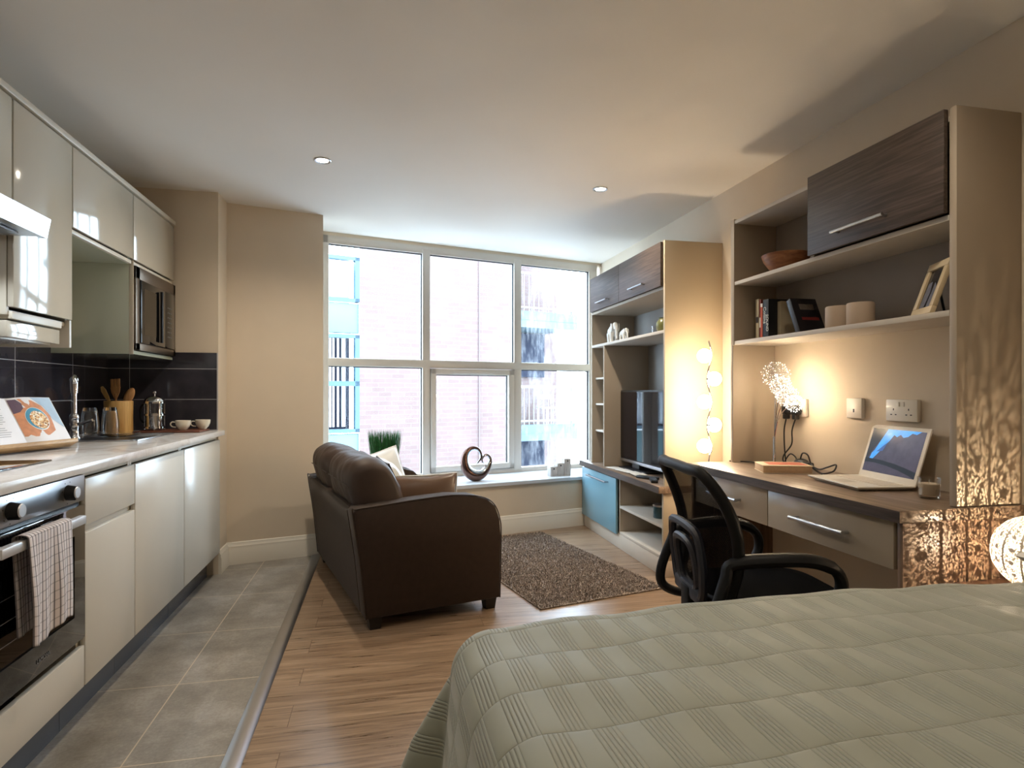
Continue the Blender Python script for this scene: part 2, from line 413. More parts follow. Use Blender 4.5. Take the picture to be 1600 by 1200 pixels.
for s0, s1, z0, z1, m in ((.005, .765, 1.38, 2.27, PANE), (.82, 1.61, 1.38, 2.27, PANE), (1.675, 2.41, 1.38, 2.27, PANED), (.005, .765, .445, 1.33, PANE), (.87, 1.55, .5, 1.27, PANE), (1.675, 2.41, .445, 1.33, PANED)):
    b = B(); b.quad((s0, .036, z0), (s1, .036, z0), (s1, .036, z1), (s0, .036, z1)); b.obj('window_pane', m, WIN, local=True)

# ---------------------------------------------------------------- outside
FA = math.radians(18); FD = (math.cos(FA), math.sin(FA))
BD = T('brick_building', 'pale red brick building with turquoise window bay across the street', 'building', (1.12, 10.5, -3), FA)
z_ = 3.0
def uvbox(b, s0, s1, z0, z1, o):
    b.grid(lambda u, v: (s0+(s1-s0)*u, o, z0+(z1-z0)*v), 2, 2, uv=lambda u, v: (s0+(s1-s0)*u, z0+(z1-z0)*v))
b = B(); uvbox(b, -1.55, 1.46, 0, 12, 0); b.grid(lambda u, v: (1.46, 1.6*u, 12*v), 2, 2, uv=lambda u, v: (1.6*u, 12*v)); uvbox(b, 1.46, 3.4, 0, 12, 1.6)
b.grid(lambda u, v: (3.4, 1.6+4*u, 12*v), 2, 2, uv=lambda u, v: (4*u, 12*v)); uvbox(b, -6.5, -2.9, 0, 12, 0)
b.obj('brick_facade', BRICK, BD, local=True, flat=True)
b = B()
b = None
for z0, z1 in ((5.07, 5.55), (0, 3.45), (8.0, 8.6)): b = B(); b.box((-2.9, .03, z0), (-1.55, .14, z1), .01); b.obj('spandrel_panel', TURQ, BD, local=True)
for zb, zt in ((3.47, 5.05), (5.57, 6.3), (8.62, 9.8)):
    b = B(); b.box((-2.9, .0, zb), (-2.8, .12, zt)); b.box((-1.62, .0, zb), (-1.55, .12, zt)); b.box((-2.9, 0, zt-.06), (-1.55, .12, zt)); b.box((-2.9, 0, zb), (-1.55, .12, zb+.06))
    if zt-zb > 1.2: b.box((-2.9, 0, zb+.75), (-1.55, .12, zb+.83))
    fr = b.obj('bay_window', TURQD, BD, local=True)
    b = B(); b.quad((-2.85, .08, zb), (-1.58, .08, zb), (-1.58, .08, zt), (-2.85, .08, zt)); b.obj('pane', PANE, fr, local=True)
    b = B(); b.box((-2.85, .5, zb), (-1.58, .55, zt)); b.obj('room_backboard', plain('room_light_tone', (22, 28, 46) if zb < 4 else (140, 152, 156), .9), fr, local=True)  # flat boards painted dark for a dim room, pale for a lit one
b = B(); x = -2.72
while x < -1.72:
    w = random.choice((.03, .05, .06, .035)); b.box((x, .2, 3.56), (x+w, .215, 5.0)); x += w+random.choice((.03, .045, .06, .02))
b.obj('vertical_blind', plain('blind_fabric', (190, 192, 196), .8), BD, local=True)
b = B(); b.cyl((.61, -.02, 0), (.61, -.02, 12), .012, seg=6); b.obj('lightning_cable', plain('grey_cable', (84, 70, 70), .6), BD, local=True)
for z0, z1 in ((4.45, 5.40), (1.9, 3.15), (3.5, 4.2)):
    b = B(); b.box((1.47, 1.50, z0), (3.0 if z1 < 4 or z0 > 4.3 else 2.3, 1.59, z1)); b.obj('recess_shade_panel', plain('recess_shade', (16, 20, 36), .4, Specular_IOR_Level=.1), BD, local=True)  # dark boards paint in the shade under the balcony slabs
for zs in (5.42, 3.18):                                   # two balconies in the recess
    b = B(); b.box((1.46, .5, zs), (3.1, 1.6, zs+.22)); b.box((1.46, .44, zs-.02), (3.12, .5, zs+.30)); b.box((1.46, .46, zs+.13), (3.11, .43, zs+.15))
    bal = b.obj('balcony', plain('steel_blue_paint', (50, 70, 76), .5), BD, local=True)
    b = B()
    for s in [1.5+.115*k for k in range(14)]: b.cyl((s, .47, zs+.3), (s, .47, zs+1.05), .008, seg=6)
    b.box((1.46, .45, zs+1.03), (3.1, .49, zs+1.07)); b.box((1.46, .45, zs+.36), (3.1, .49, zs+.39)); b.box((3.0, .44, zs+.25), (3.08, .52, zs+1.05))
    b.obj('railing', plain('pale_rail_paint', (130, 140, 144), .5), bal, local=True)
ang = FA
bp = lambda s, o: (1.12+FD[0]*s-FD[1]*o, 10.5+FD[1]*s+FD[0]*o)
t = T('balcony_chair', 'slim white metal chair standing on the lower balcony opposite', 'chair', (*bp(2.75, .95), .40), FA)
b = B()
for sx in (-.16, .16):
    for sy in (-.16, .16): b.cyl((sx*1.1, sy*1.1, 0), (sx, sy, .4 if sy < 0 else .62), .012, seg=8)
b.obj('leg', CERAM, t, local=True)
b = B(); b.box((-.19, -.19, .38), (.19, .19, .41), .01); b.obj('seat', CERAM, t, local=True)
b = B(); b.box((-.17, .15, .58), (.17, .18, .66), .01); b.obj('backrest', CERAM, t, local=True)
b = B(); b.box((-14, 6, -3.2), (16, 16, -3.0)); struct('street', b, plain('street_asphalt', (120, 122, 126), .9))
# ---------------------------------------------------------------- ceiling lights
def downlight(x, y, label, power=P_DOWN):
    t = T('downlight', label, 'ceiling light', (x, y, H), group='recessed ceiling downlights')
    b = B(); b.lathe([(.036, -.001), (.044, -.001), (.045, -.004), (.041, -.007), (.034, -.005), (.031, -.002)], seg=40, cap=False); b.obj('trim_ring', STEEL, t, local=True)
    b = B(); b.cyl((0, 0, -.004), (0, 0, -.001), .030, seg=32); b.obj('bulb', glow('lamp_face', (1, .93, .80), 16), t, local=True)
    spot('downlight_beam', (x, y, H-.012), power)
downlight(-.308, 3.325, 'round chrome ceiling downlight between sofa and wall cabinets')
downlight(1.289, 3.441, 'round chrome ceiling downlight nearest the tall media unit')
for x, y in ((-.3, 1.45), (1.25, 1.5), (-.3, -.4), (1.25, -.4)): downlight(x, y, 'unseen ceiling downlight added over the bed end of the room', P_DIM)  # unseen downlights added to light the near end of the room

# ---------------------------------------------------------------- kitchen base units
FX = -.965
def door_box(b, y0, y1, z0, z1, x=FX, th=.019, bev=.003): b.box((x-th, y0, z0), (x, y1, z1), bev)
def base_unit(name, label, y0, y1, fronts, cat='cabinet'):
    t = T(name, label, cat, ((XL+FX)/2, (y0+y1)/2, 0), group='kitchen base cabinets')
    b = B()
    for ya, yb in ((y0, y0+.018), (y1-.018, y1)): b.box((XL+.02, ya, .135), (FX-.021, yb, .852))
    b.box((XL+.02, y0+.018, .135), (FX-.021, y1-.018, .153)); b.box((XL+.02, y0, .835), (FX-.05, y1, .852)); b.box((XL+.02, y0+.018, .153), (XL+.03, y1-.018, .835))
    b.obj('carcass', CARC, t)
    b = B(); b.box((XL+.05, y0, 0), (FX-.075, y1, .134)); b.obj('plinth', PLINTH, t)
    b = B(); b.box((FX-.045, y0, .835), (FX-.022, y1, .855), .003); b.obj('handle_rail', CARC, t)
    for kind, z0, z1 in fronts:
        b = B(); door_box(b, y0+.002, y1-.002, z0, z1)
        b.prism([(FX-.03, z1-.028), (FX-.019, z1-.028), (FX-.019, z1-.008), (FX-.0195, z1-.001), (FX-.024, z1-.004)], y0+.004, y1-.004)
        b.obj(kind, GLOSSB, t)
        if z1 < .8: b = B(); b.box((FX-.045, y0+.003, z1-.02), (FX-.02, y1-.003, z1+.018), .003); b.obj('handle_rail', CARC, t)
    return t
base_unit('base_cabinet', 'narrow cream gloss base cabinet with a drawer right of the oven', 2.255, 2.668, (('drawer', .676, .832), ('door', .145, .652)))
base_unit('base_cabinet', 'cream gloss single door cabinet below the sink', 2.670, 3.280, (('door', .145, .832),))
base_unit('base_cabinet', 'cream gloss cabinet at the wall end of the kitchen run', 3.284, 3.958, (('door', .145, .832),))
t = base_unit('base_cabinet', 'cream gloss base cabinet nearest the camera, left of the oven', 1.0, 1.63, (('door', .145, .832),))
# oven housing and oven
t = T('oven_cabinet', 'cream gloss panel cabinet holding the built-in oven', 'cabinet', (-1.28, 1.94, 0))
b = B(); b.box((XL+.02, 1.632, .135), (FX-.021, 1.648, .852)); b.box((XL+.02, 2.238, .135), (FX-.021, 2.253, .852)); b.box((XL+.02, 1.648, .28), (FX-.04, 2.238, .298)); b.obj('carcass', CARC, t)
b = B(); b.box((XL+.05, 1.632, 0), (FX-.075, 2.253, .134)); b.obj('plinth', PLINTH, t)
b = B(); door_box(b, 1.636, 2.250, .145, .282); b.obj('drawer', GLOSSB, t)
t = T('oven', 'built-in oven with steel control panel and black glass door', 'oven', (-1.25, 1.94, .30))
b = B(); b.box((XL+.1, 1.652, .302), (FX-.012, 2.236, .84)); b.obj('oven_body', BLACK, t)
b = B(); b.box((FX-.02, 1.650, .765), (FX+.004, 2.243, .850), .003); pn = b.obj('control_panel', STEEL, t)
b = B(); b.box((FX-.02, 1.650, .312), (FX+.006, 2.243, .752), .004); dr = b.obj('oven_door', BLKGL, t)
b = B(); b.box((FX+.0061, 1.72, .40), (FX+.0066, 2.17, .66)); b.obj('door_window', glass('oven_window', (.25, .25, .27), gl=.12), dr)
b = B()
for z in (.46, .52, .58):
    b.cyl((FX+.007, 1.72, z), (FX+.007, 1.93, z), .0012, seg=6)
b.obj('wire_rack', STEEL, dr)
b = B(); b.box((FX+.035, 1.70, .708), (FX+.058, 2.13, .735), .004); b.cyl((FX+.005, 1.76, .722), (FX+.04, 1.76, .722), .007); b.cyl((FX+.005, 2.08, .722), (FX+.04, 2.08, .722), .007); b.obj('handle', ALU, dr)
text('LAMONA', .017, plain('grey_print', (120, 120, 122), .5), dr, axes((FX+.0068, 1.99, .352), (0, 1, 0), (0, 0, 1)), name='oven_lettering')
for y in (1.835, 2.132):
    b = B(); b.cyl((FX+.004, y, .806), (FX+.030, y, .806), .024, .019, 32); b.box((FX+.004, y-.004, .782), (FX+.027, y+.004, .806), .002)
    k = b.obj('knob', BLACK, pn)
    b = B(); b.cyl((FX+.030, y, .806), (FX+.033, y, .806), .0185, .0165, 32); b.obj('knob_cap', ALU, k)
    for a in range(0, 300, 50):
        b = B(); b.cyl((FX+.004, y+.034*math.cos(a*PI/180+.3), .806+.034*math.sin(a*PI/180+.3)), (FX+.0048, y+.034*math.cos(a*PI/180+.3), .806+.034*math.sin(a*PI/180+.3)), .0015, seg=8); b.obj('dial_mark', BLACK, pn)
# worktop
b = B(); b.box((XL+.009, 1.0, .858), (-.944, 3.985, .888), .0012)
wtm = NT('marble_worktop'); co = wtm.coord(scale=(1, .6, 1))
wtm.set(Base_Color=wtm.ramp(wtm.noise(co, 4, 8, .7, 1.6), [(.3, lin((196, 184, 176))), (.5, lin((226, 221, 216))), (.72, lin((238, 236, 233)))]), Roughness=.16)
tag(b.obj('worktop', wtm.m), 'pale marbled worktop running over the cream base cabinets', 'worktop')
b = B(); b.box((-1.50, 1.72, .8885), (-1.085, 2.305, .894), .002); b_ = b.obj('hob', BLKGL); tag(b_, 'flat black glass hob set in the worktop above the oven', 'hob')
# sink
t = T('sink', 'inset stainless steel sink with drainer in the worktop', 'sink', (-1.34, 3.5, .888))
b = B(); b.box((-1.545, 3.17, .8885), (-1.135, 3.68, .8915), .001)
for k in range(6): b.box((-1.50, 3.45+k*.036, .8915), (-1.19, 3.457+k*.036, .894), .001)
b.box((-1.545, 3.17, .8915), (-1.135, 3.178, .8945), .001); b.box((-1.143, 3.17, .8915), (-1.135, 3.68, .8945), .001); b.box((-1.545, 3.672, .8915), (-1.135, 3.68, .8945), .001)
b.obj('drainer', STEEL, t)
b = B(); b.prismz([(-1.46, 3.20), (-1.18, 3.20), (-1.18, 3.40), (-1.46, 3.40)], .8916, .892); b.obj('basin_shade_sheet', plain('basin_shade', (70, 74, 80), .3, .9), t)  # flat dark sheet paints the shaded hollow of the basin
t = T('tap', 'tall chrome mixer tap behind the sink', 'tap', (-1.475, 3.335, .8915))
b = B(); b.lathe([(.027, 0), (.027, .006), (.021, .014), (.018, .05), (.020, .055), (.020, .09), (.013, .10)], seg=28); b.obj('tap_body', CHROME, t, local=True)
b = B(); b.tube(catmull([(0, 0, .09), (0, 0, .16), (0, 0, .24), (.004, -.008, .290), (.014, -.030, .304), (.024, -.055, .292), (.027, -.062, .272)], 8), .0115, 14); sp = b.obj('spout', CHROME, t, local=True)
b = B(); b.cyl((0, 0, .225), (0, 0, .285), .0155, .0175, 20); b.sph((.003, -.006, .290), .019); b.obj('spout_collar', CHROME, sp, local=True)
b = B(); b.tube([(0, 0, .07), (.03, -.005, .075), (.07, -.01, .088), (.085, -.012, .092)], [.009, .008, .006, .007], 12); b.obj('tap_lever', CHROME, t, local=True)
b = B(); b.sph((.0, 0, .105), .021, sc=(1, 1, 1.2)); b.obj('cartridge_cap', CHROME, t, local=True)
# upturned tumblers on the drainer
for x, y, lb in ((-1.452, 3.44, 'upturned clear glass tumbler next to the tap'), (-1.383, 3.50, 'upturned clear glass tumbler in front of the utensil pot')):
    b = B(); b.lathe([(.037, 0), (.040, .03), (.0405, .06), (.037, .10), (.030, .142), (.029, .146), (.001, .146), (.001, .130), (.027, .128), (.034, .10), (.0378, .06), (.0375, .03), (.0345, .001)], (x, y, .896), 32, cap=False)
    tag(b.obj('tumbler', CLEAR), lb, 'glass', 'upturned tumblers on the drainer')
b = B(); b.lathe([(.001, .002), (.05, .002), (.062, .008), (.075, .012), (.088, .010), (.095, .018), (.097, .017), (.089, .008), (.075, .009), (.06, .005), (.05, .0), (.001, 0)], (-1.31, 3.42, .896), 40, cap=False)
tag(b.obj('glass_dish', CLEAR), 'shallow rippled clear glass dish lying on the steel drainer', 'dish')
# bamboo utensil pot and what stands in it
px_, py_ = -1.445, 3.765
b = B(); b.lathe([(.069, 0), (.071, .004), (.069, .09), (.071, .180), (.069, .184), (.062, .184), (.061, .01), (.001, .01)], (px_, py_, .888), 40, cap=False); b.cyl((px_, py_, .8882), (px_, py_, .892), .069, seg=40)
tag(b.obj('utensil_pot', BAMBOO), 'round bamboo pot holding wooden utensils on the worktop', 'utensil pot')
def utensil(name, label, base, top, kind, mt):
    bb, tt = Vector(base), Vector(top); L_ = (tt-bb).length
    z = (tt-bb).normalized(); x = Vector((.9, -.1, 0)); x = (x-z*x.dot(z)).normalized(); y = z.cross(x)
    M = Matrix(((x.x, y.x, z.x, bb.x), (x.y, y.y, z.y, bb.y), (x.z, y.z, z.z, bb.z), (0, 0, 0, 1)))
    b = B(); b.tube([(0, 0, 0), (0, 0, L_*.6), (0, 0, L_*.72)], [.0055, .005, .007], 10, M=M)
    if kind == 'spoon': b.sph((0, 0, L_*.84), .05, sc=(.52, .16, 1.0), M=M)
    if kind == 'blade': b.rings([[(-w, -.003, h), (w*.8, -.003, h), (w*.8, .003, h), (-w, .003, h)] for w, h in ((.006, L_*.66), (.012, L_*.78), (.014, L_*.92), (.006, L_))], M=M)
    if kind == 'fork':
        b.rings([[(-w, -.003, h), (w, -.003, h), (w, .003, h), (-w, .003, h)] for w, h in ((.006, L_*.62), (.021, L_*.74), (.026, L_*.84))], M=M)
        for k in (-1, 0, 1): b.box((k*.0175-.0075, -.003, L_*.83), (k*.0175+.0075, .003, L_), .002, M=M)
    tag(b.obj(name, mt), label, 'utensil', 'wooden utensils in the bamboo pot')
utensil('spatula', 'pale slanted wooden spatula leaning left in the bamboo pot', (px_+.03, py_+.01, .90), (-1.537, 3.785, 1.152), 'blade', BAMBOO)
utensil('wooden_fork', 'three-pronged wooden fork standing in the bamboo pot', (px_-.01, py_+.0, .90), (-1.475, 3.80, 1.196), 'fork', SPOONW)
utensil('wooden_spoon', 'wooden spoon with round bowl leaning right in the bamboo pot', (px_-.03, py_, .90), (-1.385, 3.79, 1.137), 'spoon', SPOONW)
# serving board, cafetiere, cups
b = B(); b.box((-1.365, 3.76, .8885), (-1.025, 3.975, .9005), .006); tag(b.obj('serving_board', BOARDW), 'red-brown wooden board under the cafetiere and cups', 'board')
t = T('cafetiere', 'chrome and glass cafetiere on the wooden board', 'cafetiere', (-1.285, 3.835, .901))
b = B(); b.lathe([(.049, .008), (.049, .160), (.051, .166), (.048, .166), (.0465, .16), (.0465, .008)], seg=36, cap=False); b.obj('glass_beaker', GLASSM, t, local=True)
b = B()
for a in range(6): b.box((.049, -.006, .012), (.0515, .006, .165), .001, M=rz(a*PI/3+.3))
for z in (.012, .085, .155): b.lathe([(.0498, z), (.052, z), (.052, z+.010), (.0498, z+.010)], seg=36, cap=False)
for a in range(4): b.box((.043, -.007, 0), (.053, .007, .014), .003, M=rz(a*PI/2+.3))
b.obj('steel_frame', CHROME, t, local=True)
b = B(); b.lathe([(.001, .012), (.0455, .012), (.0455, .10), (.001, .10)], seg=32, cap=False); b.obj('plunger_disc', CHROME, t, local=True)
b = B(); b.lathe([(.053, .164), (.055, .168), (.052, .178), (.036, .192), (.012, .199), (.004, .200), (.004, .208), (.009, .212), (.011, .219), (.007, .226), (.001, .228)], seg=36); b.obj('lid', CHROME, t, local=True)
b = B(); b.tube(catmull([(-.045, .02, .15), (-.072, .035, .148), (-.088, .045, .12), (-.086, .045, .07), (-.072, .035, .045), (-.045, .02, .045)], 6), .007, 10); b.obj('handle', BLACK, t, local=True)
for k, (x, y, lb) in enumerate(((-1.130, 3.82, 'white cup on the board, left one nearest the cafetiere'), (-1.046, 3.900, 'white cup on the board, right one nearest the wall corner'))):
    t = T('cup', lb, 'cup', (x, y, .901), group='white cups on the wooden board')
    b = B(); b.lathe([(.001, 0), (.018, 0), (.02, .003), (.033, .018), (.040, .036), (.042, .056), (.0405, .056), (.0385, .036), (.031, .02), (.016, .006), (.001, .005)], seg=32, cap=False); b.obj('bowl', CERAM, t, local=True)
    b = B(); b.tube(catmull([(-.038, -.008, .046), (-.055, -.014, .047), (-.062, -.016, .034), (-.053, -.014, .021), (-.035, -.008, .017)], 6), .0038, 10); b.obj('handle', CERAM, t, local=True)
# cookbook on its stand
e_ = Vector((.29, .957, 0)).normalized(); th = math.radians(30); n_ = Vector((e_.y, -e_.x, 0))
up_ = (-n_*math.sin(th)+Vector((0, 0, math.cos(th)))).normalized()
BM = axes((-1.338, 2.668, .916), e_, up_)
t = T('cookbook_stand', 'pale wooden ledge stand propping up the open cookbook', 'book stand', (-1.36, 2.63, .8885))
b = B(); b.box((-.26, -.020, -.015), (.205, -.002, .032), .005, M=BM); b.box((-.26, -.02, -.015), (.205, .14, -.008), .003, M=BM); b.obj('ledge', STANDW, t)
b = B(); b.tube([BM @ Vector((-.02, .12, -.016)), (-1.50, 2.70, .893)], .006, 8); b.obj('strut', STANDW, t)
t = T('cookbook', 'open cookbook showing a bowl of granola on the right page', 'book', tuple(BM.translation))
PAPER = plain('page_paper', (232, 232, 236), .6)
b = B()
def page(sgn):
    def f(u, v):
        return BM @ Vector((sgn*u*.200, v*.205, .002+.016*math.sin(min(1, u*2.2)*PI/2)*(1-.55*u)))
    return f
b.grid(page(1), 16, 4); b.grid(page(-1), 16, 4); pg = b.obj('pages', PAPER, t)
b = B(); b.box((-.205, -.001, -.006), (.205, .21, -.003), .001, M=BM); b.obj('cover', PAPER, t)
def onpage(poly, lift, name, mt, par):
    b = B(); k = len(poly)
    def P(x, y): return BM @ Vector((x, y, .002+.016*math.sin(min(1, x/.2*2.2)*PI/2)*(1-.55*x/.2)+lift))
    cx = sum(p[0] for p in poly)/k; cy = sum(p[1] for p in poly)/k
    rings = [[P(cx+(x-cx)*q, cy+(y-cy)*q) for x, y in poly] for q in (.02, .25, .5, .75, 1)]
    b.rings(rings, cap=False)
    return b.obj(name, mt, par)
def ell(cx, cy, rx, ry, a0=0, n=36): return [(cx+rx*math.cos(2*PI*i/n)*math.cos(a0)-ry*math.sin(2*PI*i/n)*math.sin(a0), cy+rx*math.cos(2*PI*i/n)*math.sin(a0)+ry*math.sin(2*PI*i/n)*math.cos(a0)) for i in range(n)]
onpage([(.003, .035), (.05, .028), (.105, .03), (.145, .05), (.15, .08), (.155, .12), (.135, .165), (.10, .19), (.05, .198), (.004, .196)], .0006, 'picture_table', plain('printed_wood', (206, 138, 96), .6, var=.18, vs=40), t)
onpage([(.004, .135), (.03, .14), (.048, .155), (.05, .178), (.035, .196), (.004, .197)], .0012, 'picture_dish', plain('printed_purple', (88, 62, 88), .6), t)
onpage([(.158, .10), (.197, .06), (.197, .203), (.10, .203), (.14, .17)], .0006, 'picture_cloth', plain('printed_blue', (176, 202, 226), .6, var=.08, vs=30), t)
onpage(ell(.087, .105, .050, .052), .0012, 'picture_bowl', plain('printed_bowl_white', (236, 234, 232), .6), t)
onpage(ell(.0865, .106, .047, .049), .0016, 'picture_bowl_glaze', plain('printed_teal', (52, 146, 184), .6), t)
gm = NT('printed_granola'); gc = gm.coord(); gv = gm.n('ShaderNodeTexVoronoi'); gv.inputs['Scale'].default_value = 170; gm.l(gc, gv.inputs[0])
gm.set(Base_Color=gm.ramp(gv.outputs['Color'], [(.15, lin((70, 40, 24))), (.35, lin((196, 128, 60))), (.6, lin((236, 206, 150))), (.85, lin((250, 246, 236)))]), Roughness=.6)
onpage(ell(.092, .100, .040, .041), .0020, 'picture_granola', gm.m, t)
b = B()
for r in range(17):
    if r in (4, 11): continue
    b.box((-.165, .178-r*.009, .0145), (-.165+random.uniform(.09, .12), .1805-r*.009, .0148), M=BM)
b.obj('text_line', plain('grey_ink', (168, 170, 176), .6), t)
# tea towel over the oven handle
tw = NT('checked_linen'); uvn = tw.n('ShaderNodeUVMap'); sx = tw.n('ShaderNodeSeparateXYZ'); tw.l(uvn.outputs[0], sx.inputs[0])
def stripe(c, per, w): return tw.math('LESS_THAN', tw.math('FRACT', tw.math('DIVIDE', c, per)), w)
s1 = stripe(sx.outputs[0], .0155, .27); s2 = stripe(sx.outputs[1], .026, .12)
s3 = stripe(sx.outputs[0], .032, .35)
cc = tw.mix(tw.math('MULTIPLY', s3, .16), lin((226, 220, 222)), lin((176, 140, 112)))
cc = tw.mix(tw.math('MULTIPLY', s1, .8), cc, lin((62, 54, 62))); cc = tw.mix(tw.math('MULTIPLY', s2, .42), cc, lin((84, 76, 84)))
tw.set(Base_Color=cc, Roughness=.85)
def towel(u, v):
    y = 1.795+.225*u; s = v*.60; x0 = FX+.0465; top = .7395; ins = .004+.004*u
    w = .006*math.sin(u*9+1)*min(1, abs(s-.29)*5)+.004*math.sin(u*21)*min(1, abs(s-.29)*4)
    if s < .275: return (x0-.016+ins*0-.004+w*.5, y+.012*(.275-s)/.275+.03*(.275-s), top-(.275-s)*.97)
    if s < .315:
        a = (s-.275)/.04*PI; return (x0-.019*math.cos(a), y, top+.009*math.sin(a))
    d_ = s-.315
    return (x0+.019+.004*math.sin(d_*8)+w, y+.02*d_-.02*u*d_, top-d_-.012*math.sin(u*6)*d_*3)
b = B(); b.grid(towel, 40, 90, uv=lambda u, v: (u*.225, v*.60))
tag(b.obj('tea_towel', tw.m, mods=[('SOLIDIFY', {'thickness': .0018})]), 'black and white checked tea towel hanging over the oven handle', 'tea towel')

# ---------------------------------------------------------------- wall units, hood, microwave
UX = -1.225
def wall_unit(label, y0, y1, zb, zt=2.118, side=GLOSS, open_to=None, rail=True, nm='wall_cabinet'):
    t = T(nm, label, 'cabinet', ((XL+UX)/2, (y0+y1)/2, zb), group='kitchen wall cabinets')
    b = B(); zc = open_to if open_to else zb
    for ya, yb in ((y0, y0+.016), (y1-.016, y1)): b.box((XL+.002, ya, zc-.02), (UX-.0215, yb, zt+.006), .001)
    b.box((XL+.002, y0+.016, zt-.012), (UX-.0215, y1-.016, zt+.006)); b.box((XL+.002, y0+.016, zb-.02), (UX-.0215, y1-.016, zb-.004))
    if open_to: b.box((XL+.002, y0+.016, zc-.02), (UX-.005, y1-.016, zc-.002))
    b.obj('carcass', side, t)
    b = B(); b.box((UX-.019, y0+.002, zb+.006), (UX, y1-.002, zt), .003); b.obj('door', GLOSS, t)
    if rail: b = B(); b.box((UX-.045, y0+.001, zb-.019), (UX-.008, y1-.001, zb+.0), .004); b.obj('handle_rail', CARC, t)
    return t
PG = plain('pale_green_gloss', (178, 184, 168), .1, var=.01, Coat_Weight=.3)
wall_unit('cream wall cabinet directly above the cooker hood', 1.75, 2.352, 1.765, side=CARC)
t = wall_unit('tall cream wall cabinet between the hood and the open niche', 2.356, 2.757, 1.405, side=CARC, rail=False)
b = B(); b.box((UX-.05, 2.372, 1.372), (UX-.012, 2.70, 1.398), .003); b.obj('handle_rail', CARC, t)
b = B(); b.box((UX-.055, 2.36, 1.310), (UX-.022, 2.705, 1.366), .003); b.box((XL+.002, 2.36, 1.306), (UX-.056, 2.705, 1.38)); b.obj('light_pelmet', GLOSS, t)
b = B(); b.box((XL+.002, 2.741, 1.300), (UX-.004, 2.7565, 1.41), .001); b.obj('end_panel', CARC, t)
wall_unit('short cream wall cabinet over the open niche beside the microwave', 2.760, 3.366, 1.785, side=PG)
t = wall_unit('cream wall cabinet built round the microwave in the corner', 3.370, 3.975, 1.785, side=PG, open_to=1.334)
b = B(); b.box((UX-.0215, 3.370, 1.312), (UX-.001, 3.375, 1.785), .001); b.obj('edge_strip', CARC, t)
b = B(); b.box((UX-.04, 1.75, 2.126), (UX+.006, 3.985, 2.150), .002); b.box((XL+.002, 1.75, 2.126), (UX-.041, 3.985, 2.142)); tag(b.obj('cabinet_top_board', CARC), 'cream board running along the top of the wall cabinets', 'top board')
t = T('microwave', 'built-in microwave with black glass door and brown metal surround', 'microwave', (-1.4, 3.67, 1.334))
b = B(); b.box((-1.57, 3.39, 1.336), (UX-.004, 3.957, 1.755)); b.obj('oven_body', BLACK, t)
MW_M = plain('bronze_metal', (112, 98, 84), .3, .8)
b = B(); b.box((UX-.003, 3.378, 1.336), (UX+.008, 3.40+.03, 1.762), .002); b.box((UX-.003, 3.94, 1.336), (UX+.008, 3.970, 1.762), .002); b.box((UX-.003, 3.378, 1.70), (UX+.008, 3.970, 1.762), .002); b.box((UX-.003, 3.378, 1.336), (UX+.008, 3.970, 1.372), .002); b.obj('surround', MW_M, t)
b = B(); b.box((UX-.003, 3.432, 1.374), (UX+.014, 3.78, 1.698), .003); d_ = b.obj('oven_door', BLKGL, t)
b = B(); b.box((UX+.0142, 3.47, 1.42), (UX+.0146, 3.64, 1.66)); b.obj('door_window', glass('smoked_window', (.5, .46, .4), gl=.15), d_)
b = B(); b.box((UX+.016, 3.69, 1.395), (UX+.030, 3.705, 1.68), .003); b.obj('handle', BLACK, d_)
b = B(); b.box((UX-.003, 3.782, 1.374), (UX+.012, 3.938, 1.698), .003); cp = b.obj('control_panel', BLKGL, t)
for r in range(7):
    for c in range(3): b = B(); b.cyl((UX+.012, 3.83+c*.025, 1.44+r*.028), (UX+.0135, 3.83+c*.025, 1.44+r*.028), .004, seg=10); b.obj('button', STEEL, cp)
t = T('cooker_hood', 'stainless steel cooker hood under the wall cabinets', 'cooker hood', (-1.35, 1.95, 1.63))
b = B(); b.prism([(XL+.01, 1.645), (-1.13, 1.645), (-1.128, 1.640), (-1.107, 1.640), (-1.095, 1.704), (-1.20, 1.716), (XL+.01, 1.735)], 1.70, 2.320); b.obj('hood_body', STEEL, t)
b = B(); b.box((-1.50, 1.78, 1.636), (-1.16, 2.26, 1.644), .002)
b.obj('grease_filter', plain('filter_mesh', (120, 122, 124), .4, .8), t)
for yy in (1.86, 2.16):  # lamps added under the hood to brighten the worktop and cookbook
    b = B(); b.cyl((-1.20, yy, 1.632), (-1.20, yy, 1.640), .028, seg=24); b.obj('worktop_fill_lamp', glow('worktop_fill_face', (.85, .93, 1), 14), t); spot('worktop_fill_beam', (-1.20, yy, 1.628), 9., 2.2, .6, .025, (.82, .91, 1.0))
b = B(); M = axes((-1.1000, 2.035, 1.674), (0, 1, 0), (.19, 0, .98)); b.box((-.012, -.010, 0), (.012, .010, .002), .001, M=M); b.obj('switch', BLACK, t)

